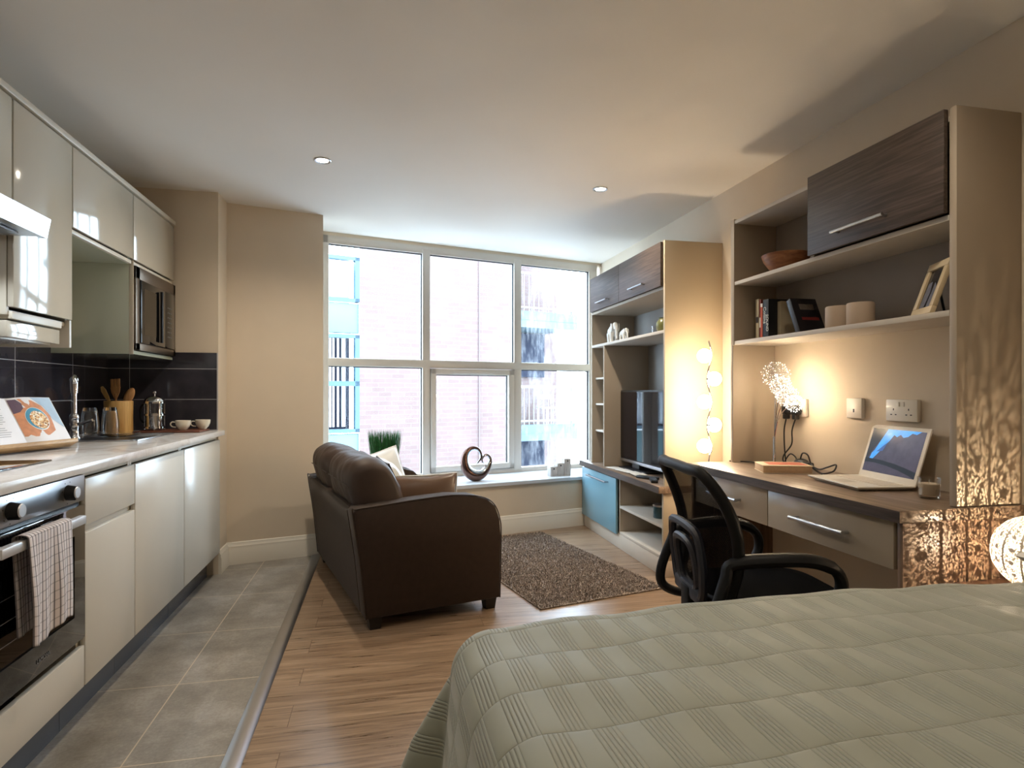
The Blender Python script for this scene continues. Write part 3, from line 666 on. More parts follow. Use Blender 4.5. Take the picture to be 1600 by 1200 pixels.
# ---------------------------------------------------------------- sofa (local x = seat depth, y = length away from the camera)
SO = (-.07, 2.875, 0); t = T('sofa', 'two seat dark brown fabric sofa facing the media unit', 'sofa', SO, WA)
SL = 1.36
prof = [(-.002, .06), (-.03, .33), (-.064, .562), (-.050, .578), (.06, .587), (.25, .601), (.42, .608), (.545, .597), (.62, .574), (.665, .533), (.690, .465), (.697, .38), (.690, .06)]
def rprof(q): # inset outline
    cx, cz = .31, .33
    return [(cx+(x-cx)*q, cz+(z-cz)*q) for x, z in prof]
def arm(y0, y1):
    b = B(); b.rings([[(x, y, z) for x, z in rprof(q)] for y, q in ((y0, .975), (y0+.004, .992), (y0+.012, 1.), (y1-.015, 1.), (y1-.004, .992), (y1, .97))]); return b
arm(0, .13).obj('armrest', LEATH, t, local=True, ang=50)
arm(SL-.13, SL).obj('armrest', LEATH, t, local=True, ang=50)
for y in (.004, SL-.004):
    b = B(); b.tube([(p.x, y, p.y) for p in catmull([(a, c, 0) for a, c in prof], 4)], .003, 8); b.obj('piping', PIPING, t, local=True)
b = B(); b.rings([[(x, y, z) for x, z in ((-.003, .06), (-.032, .33), (-.066, .555), (-.055, .574), (-.01, .577), (.02, .56), (.06, .33), (.08, .06))] for y in (.12, .4, .9, SL-.12)]); b.obj('back_frame', LEATH, t, local=True, ang=50)
b = B(); b.box((.0, .13, .065), (.66, SL-.13, .30), .02); b.obj('seat_base', LEATH, t, local=True)
for k in range(2):
    y0 = .135+k*(SL-.27)/2; y1 = y0+(SL-.27)/2-.004
    b = B(); b.box((.14, y0, .29), (.685, y1, .42), .04, 4); b.obj('seat_cushion', LEATC, t, local=True)
def pillow(w, h, th, nu=22, nv=22, pinch=.06):
    """cushion mesh in the local xy plane, thickness along z"""
    def f(sg):
        def g(u, v):
            a, c = 2*u-1, 2*v-1
            e = (1-abs(a)**2.4)*(1-abs(c)**2.4); q = max(0, e)**.42
            k = 1-pinch*(1-abs(a)**1.5)*abs(c)**3; l = 1-pinch*(1-abs(c)**1.5)*abs(a)**3
            wr = .05*math.sin(7*a+3*c)*q*(1-q)*2
            return (a*w/2*l, c*h/2*k, sg*th/2*(q+wr))
        return g
    b = B(); b.grid(f(1), nu, nv); b.grid(f(-1), nu, nv); bmesh.ops.remove_doubles(b.bm, verts=list(b.bm.verts), dist=.0004); return b
def backcush(y0, y1):
    b = B(); w = y1-y0
    # plump box cushion seen from behind: leaning, with rounded top
    sec = [(.035, .40), (-.005, .50), (-.045, .60), (-.066, .69), (-.052, .755), (-.005, .795), (.06, .80), (.13, .775), (.185, .71), (.225, .60), (.24, .50), (.25, .41), (.20, .385), (.10, .38)]
    sec = [(p.x, p.y) for p in catmull([(a, c, 0) for a, c in sec], 5, True)]
    cx, cz = .10, .585; rs = []
    for i in range(41):
        v = i/40; q = (1-abs(2*v-1)**5)**.5; q = .62+.38*q
        sag = 1+.02*math.sin(v*9+y0*7)
        rs.append([(cx+(x-cx)*q*sag, y0+w*v+.006*math.sin(z*20), cz+(z-cz)*(q*.7+.3)*sag) for x, z in sec])
    b.rings(rs)
    from mathutils import noise as NZ
    for v_ in b.bm.verts:
        n1 = NZ.noise(Vector((v_.co.x*9, v_.co.y*16, v_.co.z*7)))*.010+NZ.noise(Vector((v_.co.x*22, v_.co.y*34, v_.co.z*14)))*.0045
        d1 = Vector((v_.co.x-.1, 0, v_.co.z-.585)); v_.co += d1.normalized()*n1 if d1.length > .02 else Vector()
    return b
mid = SL/2
for y0, y1 in ((.10, mid-.01), (mid-.01+.012, SL-.10)):
    c = backcush(y0, y1).obj('back_cushion', LEATC, t, local=True, ang=60)
    b = B(); b.tube(catmull([(-.058, y0+.02, .665), (-.064, y0+.12, .672), (-.064, y1-.12, .672), (-.058, y1-.02, .665)], 6), .0025, 6); b.obj('seam', PIPING, c, local=True)
for x, y in ((.015, .02), (.615, .02), (.015, SL-.08), (.615, SL-.08)):
    b = B(); b.rings([[(x+i, y+i, z), (x+.065-i, y+i, z), (x+.065-i, y+.065-i, z), (x+i, y+.065-i, z)] for z, i in ((0, .008), (.065, 0))]); b.obj('leg', plain('dark_wood_leg', (28, 20, 17), .4), t, local=True)
SM = Matrix.Translation(SO) @ rz(WA)
def place(b, M, name, mt, label, cat, group, trim=None, w=0, h=0):
    t = T(name, label, cat, tuple(M.translation), group=group); b.move(M); b.obj('cover', mt, t)
    if trim:
        q = B(); k = .06
        pts = []
        for a, c in [(-1+2*i/12, -1) for i in range(12)]+[(1, -1+2*i/12) for i in range(12)]+[(1-2*i/12, 1) for i in range(12)]+[(-1, 1-2*i/12) for i in range(12)]:
            l = 1-k*(1-abs(c)**1.5)*abs(a)**3; m = 1-k*(1-abs(a)**1.5)*abs(c)**3
            pts.append(M @ Vector((a*w/2*l, c*h/2*m, 0)))
        q.tube(pts, .005, 8, closed=True); q.obj('piping', trim, t)
    return t
place(pillow(.42, .28, .11, pinch=.13), SM @ axes((.345, .235, .553), (1, 0, -.02), (.02, .16, .98)), 'scatter_cushion', SATIN, 'brown satin scatter cushion with pale piping by the near sofa arm', 'cushion', 'scatter cushions on the sofa', WSATIN, .41, .27)
place(pillow(.40, .36, .13), SM @ axes((.25, .80, .575), (.95, .20, .22), (-.28, .22, .93)), 'scatter_cushion', WSATIN, 'white scatter cushion standing on its corner at the sofa centre', 'cushion', 'scatter cushions on the sofa', WSATIN, .40, .36)
place(pillow(.40, .40, .12), SM @ axes((.275, .44, .570), (.10, 1, 0), (-.42, 0, .90)), 'scatter_cushion', WSATIN, 'pale shiny scatter cushion leaning on the near back cushion', 'cushion', 'scatter cushions on the sofa', PIPING, .40, .40)

# ---------------------------------------------------------------- rug
RO = (.795, 2.99, 0); RA = math.radians(13.0); t = T('rug', 'shaggy grey-brown rectangular rug beside the sofa', 'rug', RO, RA)
rm = NT('shag_pile'); rr = rm.n('ShaderNodeTexVoronoi'); rr.inputs['Scale'].default_value = 170; rm.l(rm.coord(), rr.inputs[0])
rm.set(Base_Color=rm.ramp(rr.outputs['Color'], [(.1, lin((84, 74, 68))), (.5, lin((140, 126, 116))), (.9, lin((196, 184, 174)))]), Roughness=.9)
RWD, RLN = .80, 1.49
b = B(); b.box((0, 0, .001), (RWD, RLN, .008), .003); b.obj('backing', rm.m, t, local=True)
vs, fs = [], []
R_ = random.Random(3)
for k in range(34000):
    x = R_.uniform(.003, RWD-.003); y = R_.uniform(.003, RLN-.003); a = R_.uniform(0, 2*PI); l = R_.uniform(.002, .008); hh = R_.uniform(.013, .020); w = .0023
    dx, dy = math.cos(a), math.sin(a); i = len(vs)
    vs += [(x-dy*w, y+dx*w, .006), (x+dy*w, y-dx*w, .006), (x+dx*l+dy*w*.7, y+dy*l-dx*w*.7, hh), (x+dx*l-dy*w*.7, y+dy*l+dx*w*.7, hh+.001)]
    fs.append((i, i+1, i+2, i+3))
me = bpy.data.meshes.new('pile'); me.from_pydata(vs, [], fs); me.materials.append(rm.m)
o = bpy.data.objects.new('pile', me); COL.objects.link(o); o.parent = t

# ---------------------------------------------------------------- things on the window ledge
t = T('grass_plant', 'upright green grass in a white square pot on the window ledge', 'plant', (.02, 4.585, .412), WA)
b = B(); b.rings([[(-.09*q, -.05*q, z), (.09*q, -.05*q, z), (.09*q, .05*q, z), (-.09*q, .05*q, z)] for z, q in ((0, .85), (.15, 1))]); b.obj('pot', CERAM, t, local=True, flat=True)
b = B()
for k in range(620):
    x = R_.uniform(-.085, .085); y = R_.uniform(-.045, .045); a = R_.uniform(0, PI); h_ = R_.uniform(.265, .30); w = .0022
    lx = x*1.45+R_.uniform(-.015, .015); ly = y*1.3+R_.uniform(-.01, .01); c_, s_ = math.cos(a)*w, math.sin(a)*w
    v = [b.bm.verts.new(p) for p in ((x-c_, y-s_, .14), (x+c_, y+s_, .14), ((x+lx)/2+c_, (y+ly)/2+s_, .14+h_*.55), ((x+lx)/2-c_, (y+ly)/2-s_, .14+h_*.55), (lx, ly, .14+h_))]
    b.bm.faces.new((v[0], v[1], v[2], v[3])); b.bm.faces.new((v[3], v[2], v[4]))
b.obj('grass_blades', plain('grass_green', (44, 104, 52), .5, var=.4, vs=60), t, local=True, flat=True)
# heart sculpture
HP = [(430, 440, 3), (452, 415, 8), (476, 385, 11), (482, 350, 13), (468, 312, 15), (440, 286, 18), (400, 276, 21), (352, 290, 25), (318, 330, 30), (304, 385, 37), (310, 445, 45), (335, 500, 52), (380, 538, 58), (432, 552, 58), (486, 540, 50), (532, 505, 40), (566, 458, 29), (583, 412, 20), (576, 374, 14), (548, 352, 12), (516, 358, 11), (494, 384, 10), (492, 410, 8), (515, 438, 3)]
t = T('heart_sculpture', 'open swirled heart sculpture in dark bronze and chrome on the ledge', 'sculpture', (.745, 4.76, .412), WA)
sc_ = .00080
P3 = catmull([((x-442)*sc_, 0, (606-y)*sc_) for x, y, r in HP], 5); Rr = [v.x for v in catmull([(r*sc_, 0, 0) for x, y, r in HP], 5)]
b = B(); b.tube(P3, Rr, 20, flat=1.0)
cx, cz = 0, .14
o = b.obj('sculpture_body', [plain('bronze_glaze', (98, 74, 66), .22, .85), plain('mirror_glaze', (200, 206, 214), .07, 1.)], t, local=True, ang=80)
k_ = len(P3)
for f in o.data.polygons:
    c = f.center; j = min(range(k_), key=lambda i: (P3[i]-c).length_squared); n = (c-P3[j]); inw = Vector((0.0-P3[j].x, 0, .17-P3[j].z))
    if n.normalized().dot(inw.normalized()) > .25: f.material_index = 1
# stepped tealight holder blocks
t = T('tealight_holder', 'three whitewashed wooden blocks stepping up on the window ledge', 'candle holder', (1.475, 4.93, .412), WA)
BL = wood('whitewashed_wood', (150, 144, 140), (206, 200, 196), .6, (14, 14, 1), 5)
for k, hh in enumerate((.080, .105, .140)):
    b = B(); b.box((-.10+k*.068, -.03, 0), (-.035+k*.068, .03, hh), .002); bl = b.obj('block', BL, t, local=True)
    b = B(); b.sph((-.0675+k*.068, -.031, hh-.018), .007, 10, 6, (1, .3, 1)); b.obj('heart_stud', BLACK, bl, local=True)
# ---------------------------------------------------------------- media unit
HM = STEEL
def bar_handle(parent, p0, p1, out, r=.006, stub=.028):
    """round bar handle between two points, standing out along vector out"""
    p0, p1, out = Vector(p0), Vector(p1), Vector(out)
    b = B(); d = (p1-p0).normalized()
    b.cyl(p0+out*stub-d*.012, p1+out*stub+d*.012, r, seg=14)
    for p in (p0, p1): b.cyl(p, p+out*stub, r*.85, seg=12)
    return b.obj('handle', HM, parent)
TX = 1.664
t = T('media_unit', 'tall stone-coloured media unit with blue cupboard, shelves and dark flap doors', 'media unit', (1.85, 4.0, 0))
b = B(); b.box((1.662, 3.352, 0), (2.049, 4.815, .105), .002); b.obj('plinth', CASHL, t)
b = B(); b.box((1.658, 3.352, .1), (2.049, 3.372, .509), .001); b.obj('side_panel', TVCREAM, t)
b = B(); b.box((1.658, 4.795, .1), (2.049, 4.815, .509), .001); b.obj('side_panel', CASH, t)
b = B(); b.box((1.664, 4.045, .1), (2.03, 4.063, .509), .001); b.obj('divider', CASH, t)
b = B(); b.box((2.03, 3.372, .1), (2.046, 4.795, .509)); b.obj('back_panel', CASH, t)
for z in (.106, .292): b = B(); b.box((1.662, 3.373, z), (2.029, 4.044, z+.018), .001); b.obj('shelf', CASHL, t)
b = B(); b.box((1.640, 4.066, .103), (1.657, 4.812, .500), .002); dd = b.obj('door', BLUE, t)
bar_handle(dd, (1.640, 4.62, .455), (1.640, 4.22, .455), (-1, 0, 0))
b = B(); b.box((1.622, 3.338, .511), (2.049, 4.822, .552), .002); b.obj('base_top', DESKW, t)
b = B(); b.box((1.6195, 3.338, .5115), (1.6218, 4.822, .5515)); b.obj('front_edge', ASH, t)
for y0, mt, x1 in ((3.346, TVCREAM, 2.049), (4.632, CASH, 2.046)):
    b = B(); b.box((TX, y0, .553), (x1, y0+.019, 2.038), .001); b.obj('side_panel', mt, t)
b = B(); b.box((2.03, 3.366, .553), (2.046, 4.631, 2.037)); b.obj('back_panel', plain('grey_back_board', (150, 146, 142), .5), t)
b = B(); b.box((TX, 3.366, 2.020), (2.03, 4.631, 2.038)); b.obj('top_panel', CASH, t)
b = B(); b.box((TX, 3.366, 1.744), (2.03, 4.631, 1.762)); b.obj('shelf', CASH, t)
b = B(); b.box((TX, 3.366, 1.479), (2.03, 4.631, 1.498), .001); b.obj('shelf', CASHL, t)
b = B(); b.box((TX, 4.358, .553), (2.03, 4.376, 1.478), .001); b.obj('divider', CASH, t)
for z in (1.224, 1.018, .806): b = B(); b.box((TX+.03, 4.377, z), (1.95, 4.520 if False else 4.631, z+.014), .001); b.obj('shelf', CASHL, t)
for ya, yb in ((3.368, 4.028), (4.032, 4.630)):
    b = B(); b.box((TX-.018, ya, 1.764), (TX-.001, yb, 2.032), .002); dd = b.obj('door', ASH, t); bar_handle(dd, (TX-.018, (ya+yb)/2+.1, 1.815), (TX-.018, (ya+yb)/2-.1, 1.815), (-1, 0, 0), .005, .024)
t = T('television', 'black flat television standing on the media unit', 'television', (1.83, 4.06, .553))
b = B(); b.box((1.80, 3.63, .595), (1.835, 4.515, 1.135), .006); b.obj('casing', BLACK, t)
b = B(); b.box((1.7985, 3.645, .625), (1.8002, 4.50, 1.122)); b.obj('screen', plain('screen_glass', (20, 16, 20), .04, Specular_IOR_Level=.3), t)
b = B(); b.box((1.797, 3.632, .597), (1.800, 4.513, .618), .001); b.obj('bezel_strip', STEEL, t)
b = B(); b.box((1.79, 4.0, .57), (1.83, 4.12, .60)); b.box((1.74, 3.86, .5535), (1.92, 4.26, .566), .005); b.obj('stand', BLACK, t)
for (x, y, a, nm, lb, l_) in ((1.70, 3.665, .5, 'remote_control', 'black remote control lying nearer the television', .16), (1.685, 3.545, -.35, 'remote_control', 'black remote control at the front corner of the media unit top', .14)):
    M = Matrix.Translation((x, y, .553)) @ rz(a)
    t = T(nm, lb, 'remote control', (x, y, .553), a, group='remote controls on the media unit')
    b = B(); b.box((-.022, -l_/2, .0), (.022, l_/2, .018), .006); b.obj('casing', BLACK, t, local=True)
    for k in range(8):
        b = B(); b.cyl((-.010+.010*(k % 3), -l_/2+.03+.02*(k//3), .018), (-.010+.010*(k % 3), -l_/2+.03+.02*(k//3), .0195), .0035, seg=8); b.obj('button', plain('key_grey', (120, 120, 124), .5), t, local=True)
for k, (x, y, a) in enumerate(((1.715, 4.20, .25), (1.708, 4.02, .1), (1.712, 3.86, -.12))):
    b = B(); b.box((-.045, -.10, .0005+.004*k), (.045, .10, .0038+.004*k), .001, M=Matrix.Translation((x, y, .5535)) @ rz(a))
    tag(b.obj('leaflet', plain('leaflet_paper', (226, 222, 214), .5, var=.15, vs=40)), 'pale printed leaflet, %s in the fan before the television' % ('farthest', 'middle one', 'nearest')[k], 'leaflet', 'leaflets fanned on the media unit')
t = T('candle_jar', 'teal glass jar on the lower open shelf of the media unit', 'jar', (1.76, 3.60, .3105))
b = B(); b.lathe([(.001, 0), (.046, 0), (.048, .004), (.048, .072), (.046, .074), (.001, .074)], seg=32); b.obj('jar_body', plain('teal_glass', (30, 66, 74), .12, Coat_Weight=.6), t, local=True)
b = B(); b.lathe([(.0495, .074), (.0495, .086), (.001, .088)], seg=32, cap=False); b.obj('lid', STEEL, t, local=True)
b = B(); b.lathe([(.001, 0), (.026, 0), (.04, .015), (.047, .04), (.044, .065), (.030, .082), (.026, .088), (.029, .094), (.024, .092), (.022, .084), (.001, .08)], (1.745, 3.53, 1.4985), 32); tag(b.obj('vase', plain('olive_glaze', (104, 106, 62), .3)), 'small round olive green vase on the media unit shelf', 'vase')
b = B(); b.lathe([(.001, 0), (.020, 0), (.022, .004), (.026, .05), (.0245, .05), (.020, .006), (.001, .005)], (1.735, 3.625, 1.4985), 24, cap=False); tag(b.obj('small_glass', GLASSM), 'small clear glass beside the olive vase', 'glass')
# elephants: one continuous body each, grown from blobs with a remesh
def elephant(name, label, loc, s, rot):
    t = T(name, label, 'figurine', loc, rot, group='white elephant figurines')
    b = B(); q = lambda x, y, z: (x*s, y*s, z*s)
    b.sph(q(0, 0, .62), .27*s, 20, 14, (1.35, .82, 1.0)); b.sph(q(-.22, 0, .58), .23*s, 20, 14); b.sph(q(.20, 0, .64), .24*s, 20, 14)
    b.sph(q(.48, 0, .78), .185*s, 20, 14, (1, .85, 1.1))
    b.tube(catmull([q(.30, 0, .72), q(.44, 0, .78)], 3), [.2*s]*4, 14)
    b.tube([Vector(p) for p in catmull([q(.58, 0, .76), q(.70, 0, .58), q(.72, 0, .36), q(.76, 0, .20), q(.84, 0, .16)], 4)], [(.10-.004*i)*s for i in range(17)], 12)
    for x, y in ((-.33, .14), (-.27, -.14), (.22, .14), (.30, -.14)): b.tube([q(x, y, .50), q(x-.02, y, .25), q(x+.0, y, .04), q(x, y, .0)], [.125*s, .095*s, .085*s, .095*s], 14)
    b.tube(catmull([q(-.43, 0, .70), q(-.52, 0, .55), q(-.53, 0, .36)], 4), .025*s, 8)
    b.obj('body', plain('white_resin', (222, 222, 218), .55, var=.08, vs=25), t, local=True, mods=[('REMESH', {'mode': 'VOXEL', 'voxel_size': .022*s, 'use_smooth_shade': True}), ('SMOOTH', {'iterations': 4})])
    for sg in (-1, 1):
        b = B(); b.sph(q(.40, sg*.19, .74), .19*s, 16, 10, (.75, .16, 1.05)); b.obj('ear', MATS['white_resin'], t, local=True)
        b = B(); b.tube(catmull([q(.60, sg*.09, .66), q(.70, sg*.12, .60), q(.78, sg*.12, .64)], 4), [.022*s-.0012*s*i for i in range(9)], 8); b.obj('tusk', MATS['white_resin'], t, local=True)
elephant('elephant_figurine', 'large white elephant figurine on the media unit shelf', (1.735, 4.355, 1.4985), .155, -PI/2-.15)
elephant('elephant_figurine', 'small white elephant calf figurine in front of the larger one', (1.725, 4.125, 1.4985), .090, -PI/2+.05)

# ---------------------------------------------------------------- wavy globe floor lamp
LX, LY = 1.815, 3.10
t = T('floor_lamp', 'wavy chrome floor lamp with five glowing globes behind the desk', 'floor lamp', (LX, LY, 0))
b = B(); b.lathe([(.001, 0), (.10, 0), (.105, .006), (.10, .016), (.012, .022), (.001, .022)], (LX, LY, 0), 36); b.obj('base', CHROME, t)
gz = [(1.327, -1), (1.196, 1), (1.066, -1), (.935, 1), (.815, -1)]
pts = [(LX, LY, .02), (LX+.002, LY, .3), (LX, LY, .55), (LX-.006, LY, .68), (LX+.001, LY, .755)]
for z, s_ in reversed(gz): pts.append((LX-.013*s_-.0, LY+.004*s_, z))
pts.append((LX-.004, LY, 1.412))
b = B(); b.tube(catmull(pts, 8), .0048, 10); b.obj('pole', CHROME, t)
GL = glow('opal_globe', (1, .80, .56), E_GLOBE)
for z, s_ in gz:
    c = (LX+.024*s_, LY+(-.01 if s_ > 0 else .012), z)
    b = B(); b.sph(c, .040, 28, 18); g = b.obj('globe', GL, t)
    b = B(); b.cyl((LX-.013*s_, LY, z), (c[0]-.028*s_, c[1]-.020, z), .008, seg=12); b.obj('globe_fitting', STEEL, g)

# ---------------------------------------------------------------- desk
t = T('desk', 'fitted oak-effect desk with two taupe drawers under the wall unit', 'desk', (1.81, 2.22, 0))
b = B(); b.box((1.565, 1.565, .714), (2.049, 2.885, .752), .0015); b.obj('desk_top', DESKW, t)
b = B(); b.box((1.5625, 1.565, .7145), (1.5648, 2.885, .7515)); b.obj('front_edge', ASH, t)
b = B(); b.box((1.583, 1.572, 0), (2.049, 1.592, .713), .001); b.obj('side_panel', DESKE, t)
b = B(); b.box((1.583, 2.86, 0), (2.049, 2.88, .713), .001); b.obj('side_panel', DESKE, t)
b = B(); b.box((1.61, 1.593, .556), (2.02, 1.607, .712)); b.box((1.61, 2.244, .556), (2.02, 2.258, .712)); b.box((1.61, 2.845, .556), (2.02, 2.859, .712)); b.box((1.98, 1.6, .556), (1.995, 2.85, .70)); b.obj('drawer_frame', CASH, t)
for ya, yb, ha, hb in ((1.612, 2.2485, 1.805, 2.06), (2.2535, 2.845, 2.45, 2.67)):
    b = B(); b.box((1.588, ya, .556), (1.606, yb, .708), .002); b.box((1.607, ya+.02, .566), (1.96, yb-.02, .575)); dd = b.obj('drawer', DRAWER, t)
    bar_handle(dd, (1.588, hb, .632), (1.588, ha, .632), (-1, 0, 0), .0078, .032)

# ---------------------------------------------------------------- wall shelf unit over the desk
HX = 1.79
t = T('wall_shelf_unit', 'stone-coloured wall shelf unit with dark flap door above the desk', 'shelf unit', (1.92, 2.22, .753))
b = B(); b.box((HX, 1.575, .754), (2.049, 1.600, 2.037), .001); b.obj('side_panel', CASH, t)
b = B(); b.box((HX+.01, 2.842, .754), (2.049, 2.862, 2.02), .001); b.obj('side_panel', CASH, t)
b = B(); b.box((HX-.002, 2.812, 1.366), (2.049, 2.8415, 2.02), .001); b.obj('inner_side', CASH, t)
b = B(); b.box((HX, 1.601, 1.366), (2.049, 2.811, 1.386), .001); b.obj('shelf', CASHL, t)
b = B(); b.box((HX, 1.601, 1.676), (2.035, 2.811, 1.694), .001); b.obj('shelf', CASHL, t)
b = B(); b.box((HX, 1.601, 1.994), (2.035, 2.811, 2.012), .001); b.obj('top_panel', CASHL, t)
b = B(); b.box((2.035, 1.601, 1.387), (2.049, 2.811, 2.012)); b.obj('back_panel', plain('taupe_back_board', (138, 126, 114), .6), t)
b = B(); b.box((HX, 2.222, 1.695), (2.034, 2.240, 1.993)); b.obj('divider', CASH, t)
b = B(); b.box((HX-.019, 1.603, 1.700), (HX-.001, 2.240, 2.034), .002); dd = b.obj('door', ASH, t)
bar_handle(dd, (HX-.019, 2.06, 1.757), (HX-.019, 1.83, 1.757), (-1, 0, 0), .0062, .028)
# on the shelves
b = B(); b.lathe([(.001, 0), (.046, 0), (.05, .004), (.078, .022), (.101, .055), (.110, .083), (.106, .085), (.097, .058), (.072, .028), (.001, .014)], (1.895, 2.545, 1.695), 48, cap=False); tag(b.obj('wooden_bowl', BOWLW), 'turned wooden bowl on the upper open shelf', 'bowl')
def book(label, y, x0, th, h, w, col, tilt=0, name='paperback', paper=True):
    """spine towards -x; standing on the shelf at z=1.3865; leans by tilt about x"""
    z0 = 1.3868
    M = Matrix.Translation((x0, y, z0)) @ Matrix.Rotation(tilt, 4, 'X')
    t = T(name, label, 'book', (x0, y, z0), group='books on the lower shelf')
    b = B(); b.box((0, 0, 0), (w, .0018, h), .0006, M=M); b.box((0, th-.0018, 0), (w, th, h), .0006, M=M); b.box((0, 0, 0), (.002, th, h), .0006, M=M); b.obj('cover', plain('cover_%d_%d_%d' % col, col, .35), t)
    b = B(); b.box((.0021, .0019, .002), (w-.004, th-.0019, h-.002), M=M); b.obj('pages', PAPER, t)
    return t, M
y = 2.735
def upto(th):
    global y
    y -= th; return y
S_ = lambda M, dy, dz: M @ Matrix(((0, 0, -1, -.0006), (0, -1, 0, dy), (-1, 0, 0, dz), (0, 0, 0, 1)))
def spine(t, M, s, size, th, z, mat):
    # lettering reads downward on the spine (text x -> -z, text y -> -y ... facing -x)
    text(s, size, mat, t, M @ axes((-.0008, th/2, z), (0, 0, -1), (0, -1, 0)) if True else M, name='spine_lettering')
INKW = plain('white_ink', (232, 230, 224), .5); INKD = plain('dark_ink', (40, 30, 28), .5)
t, M = book('tall cream paperback, first book from the shelf end', upto(.028), 1.86, .027, .205, .13, (188, 172, 140)); b = B(); b.box((-.0006, .004, .085), (.0, .023, .115), M=M); b.obj('spine_mark', INKD, t)
t, M = book('cream and dark red paperback between the cream and orange books', upto(.016), 1.862, .015, .200, .13, (120, 44, 34)); b = B(); b.box((-.0006, .002, .06), (.0, .013, .11), M=M); b.obj('spine_mark', INKW, t)
t, M = book('orange paperback with pale spine top', upto(.018), 1.858, .017, .178, .12, (196, 88, 50)); b = B(); b.box((-.0006, .0, .160), (.0, .017, .178), M=M); b.obj('spine_mark', INKW, t)
t, M = book('thin teal paperback right of the orange book', upto(.010), 1.862, .009, .190, .13, (38, 84, 92))
t, M = book('thick black dictionary with bold white spine lettering', upto(.046), 1.852, .045, .192, .14, (22, 24, 26)); text('Collins', .030, INKW, t, M @ axes((-.0008, .031, .115), (0, 0, -1), (0, -1, 0)), name='spine_lettering'); text('SOUND', .024, INKW, t, M @ axes((-.0008, .011, .075), (0, 0, -1), (0, -1, 0)), name='spine_lettering')
t, M = book('cream hardback half hidden behind the leaning book', upto(.030), 1.90, .029, .178, .13, (178, 166, 140))
t, M = book('dark glossy hardback leaning against the other books', 2.375, 1.845, .030, .185, .135, (26, 22, 26), tilt=-.42+.84*0)
b = B(); b.box((.03, -.0006, .07), (.12, .0, .085), M=M); b.obj('cover_lettering', plain('red_ink', (110, 30, 28), .5), t)
b = B(); b.box((.035, -.0006, .125), (.11, .0, .155), M=M); b.obj('cover_picture', plain('grey_ink_cover', (96, 88, 80), .5, var=.3, vs=60), t)
CW = plain('candle_wax', (186, 166, 146), .6)
for x, yy, lb in ((1.885, 2.193, 'pale pillar candle next to the leaning book'), (1.895, 2.085, 'pale pillar candle nearer the photo frame')):
    t = T('pillar_candle', lb, 'candle', (x, yy, 1.3868), group='pillar candles on the lower shelf')
    b = B(); b.lathe([(.001, 0), (.049, 0), (.051, .003), (.051, .090), (.048, .095), (.044, .094), (.001, .088)], seg=40); b.obj('wax_body', CW, t, local=True)
    b = B(); b.cyl((0, 0, .088), (.002, 0, .10), .0012, seg=6); b.obj('wick', BLACK, t, local=True)
# photo frame leaning back, turned slightly
M = Matrix.Translation((1.835, 1.745, 1.3868)) @ rz(-PI/2-.42) @ Matrix.Rotation(-.33, 4, 'X')
t = T('photo_frame', 'cream photo frame holding a dark photograph, propped at the shelf end', 'photo frame', (1.835, 1.745, 1.3868))
b = B()
w_, h_ = .150, .195
for a in ((-w_/2, 0, w_/2, .026), (-w_/2, h_-.026, w_/2, h_), (-w_/2, .0261, -w_/2+.026, h_-.0261), (w_/2-.026, .0261, w_/2, h_-.0261)): b.box((a[0], -.008, a[1]), (a[2], .008, a[3]), .002, M=M)
b.obj('frame_moulding', plain('cream_frame', (206, 186, 150), .4), t)
b = B(); b.box((-w_/2+.024, .0, .024), (w_/2-.024, .003, h_-.024), M=M); b.obj('photograph', plain('dark_photo', (34, 32, 34), .15, var=.4, vs=20), t)
b = B(); b.prism([(-.045, .03), (-.01, .03), (.0, .085), (-.012, .125), (-.035, .12), (-.04, .08)], -.0012, -.0002, M=M); b.prism([(.005, .03), (.035, .03), (.03, .10), (.012, .12)], -.0012, -.0002, M=M); b.obj('photo_figures', plain('photo_grey', (108, 110, 124), .3, var=.3, vs=50), t)
b = B(); b.tube([M @ Vector((0, .008, .13)), M @ Vector((0, .008, .13)) @ Matrix.Identity(3) if False else (1.90, 1.715, 1.389)], .004, 6); b.obj('easel_strut', SEAL, t)

# ---------------------------------------------------------------- wall sockets, plugs, cables
SOCK = plain('socket_white', (228, 222, 210), .3)
def socket(label, y, z, w, h, kind):
    t = T('wall_socket', label, 'socket', (2.049, y, z), group='white wall sockets above the desk')
    b = B(); b.box((2.030, y-w/2, z-h/2), (2.0495, y+w/2, z+h/2), .004); b.obj('face_plate', SOCK, t)
    if kind == 'double':
        for s in (-1, 1):
            for k, (dy, dz, ww, hh) in enumerate(((0, .008, .004, .008), (-.011, -.013, .008, .004), (.011, -.013, .008, .004))):
                b = B(); b.box((2.0292, y+s*.036+dy-ww/2, z-.004+dz-hh/2), (2.0301, y+s*.036+dy+ww/2, z-.004+dz+hh/2)); b.obj('pin_slot', BLACK, t)
            b = B(); b.box((2.0265, y+s*.011-.0055, z+.016), (2.0305, y+s*.011+.0055, z+.034), .0015); b.obj('rocker_switch', SOCK, t)
    if kind == 'phone': b = B(); b.box((2.0292, y-.004, z-.018), (2.0301, y+.004, z-.003)); b.obj('phone_port', BLACK, t)
    return t
socket('white double wall socket with empty switches above the laptop', 2.025, 1.047, .150, .088, 'double')
socket('small white square telephone socket between the two power sockets', 2.272, 1.050, .088, .088, 'phone')
socket('white double wall socket behind the glowing flower lamp', 2.655, 1.043, .150, .088, 'double')
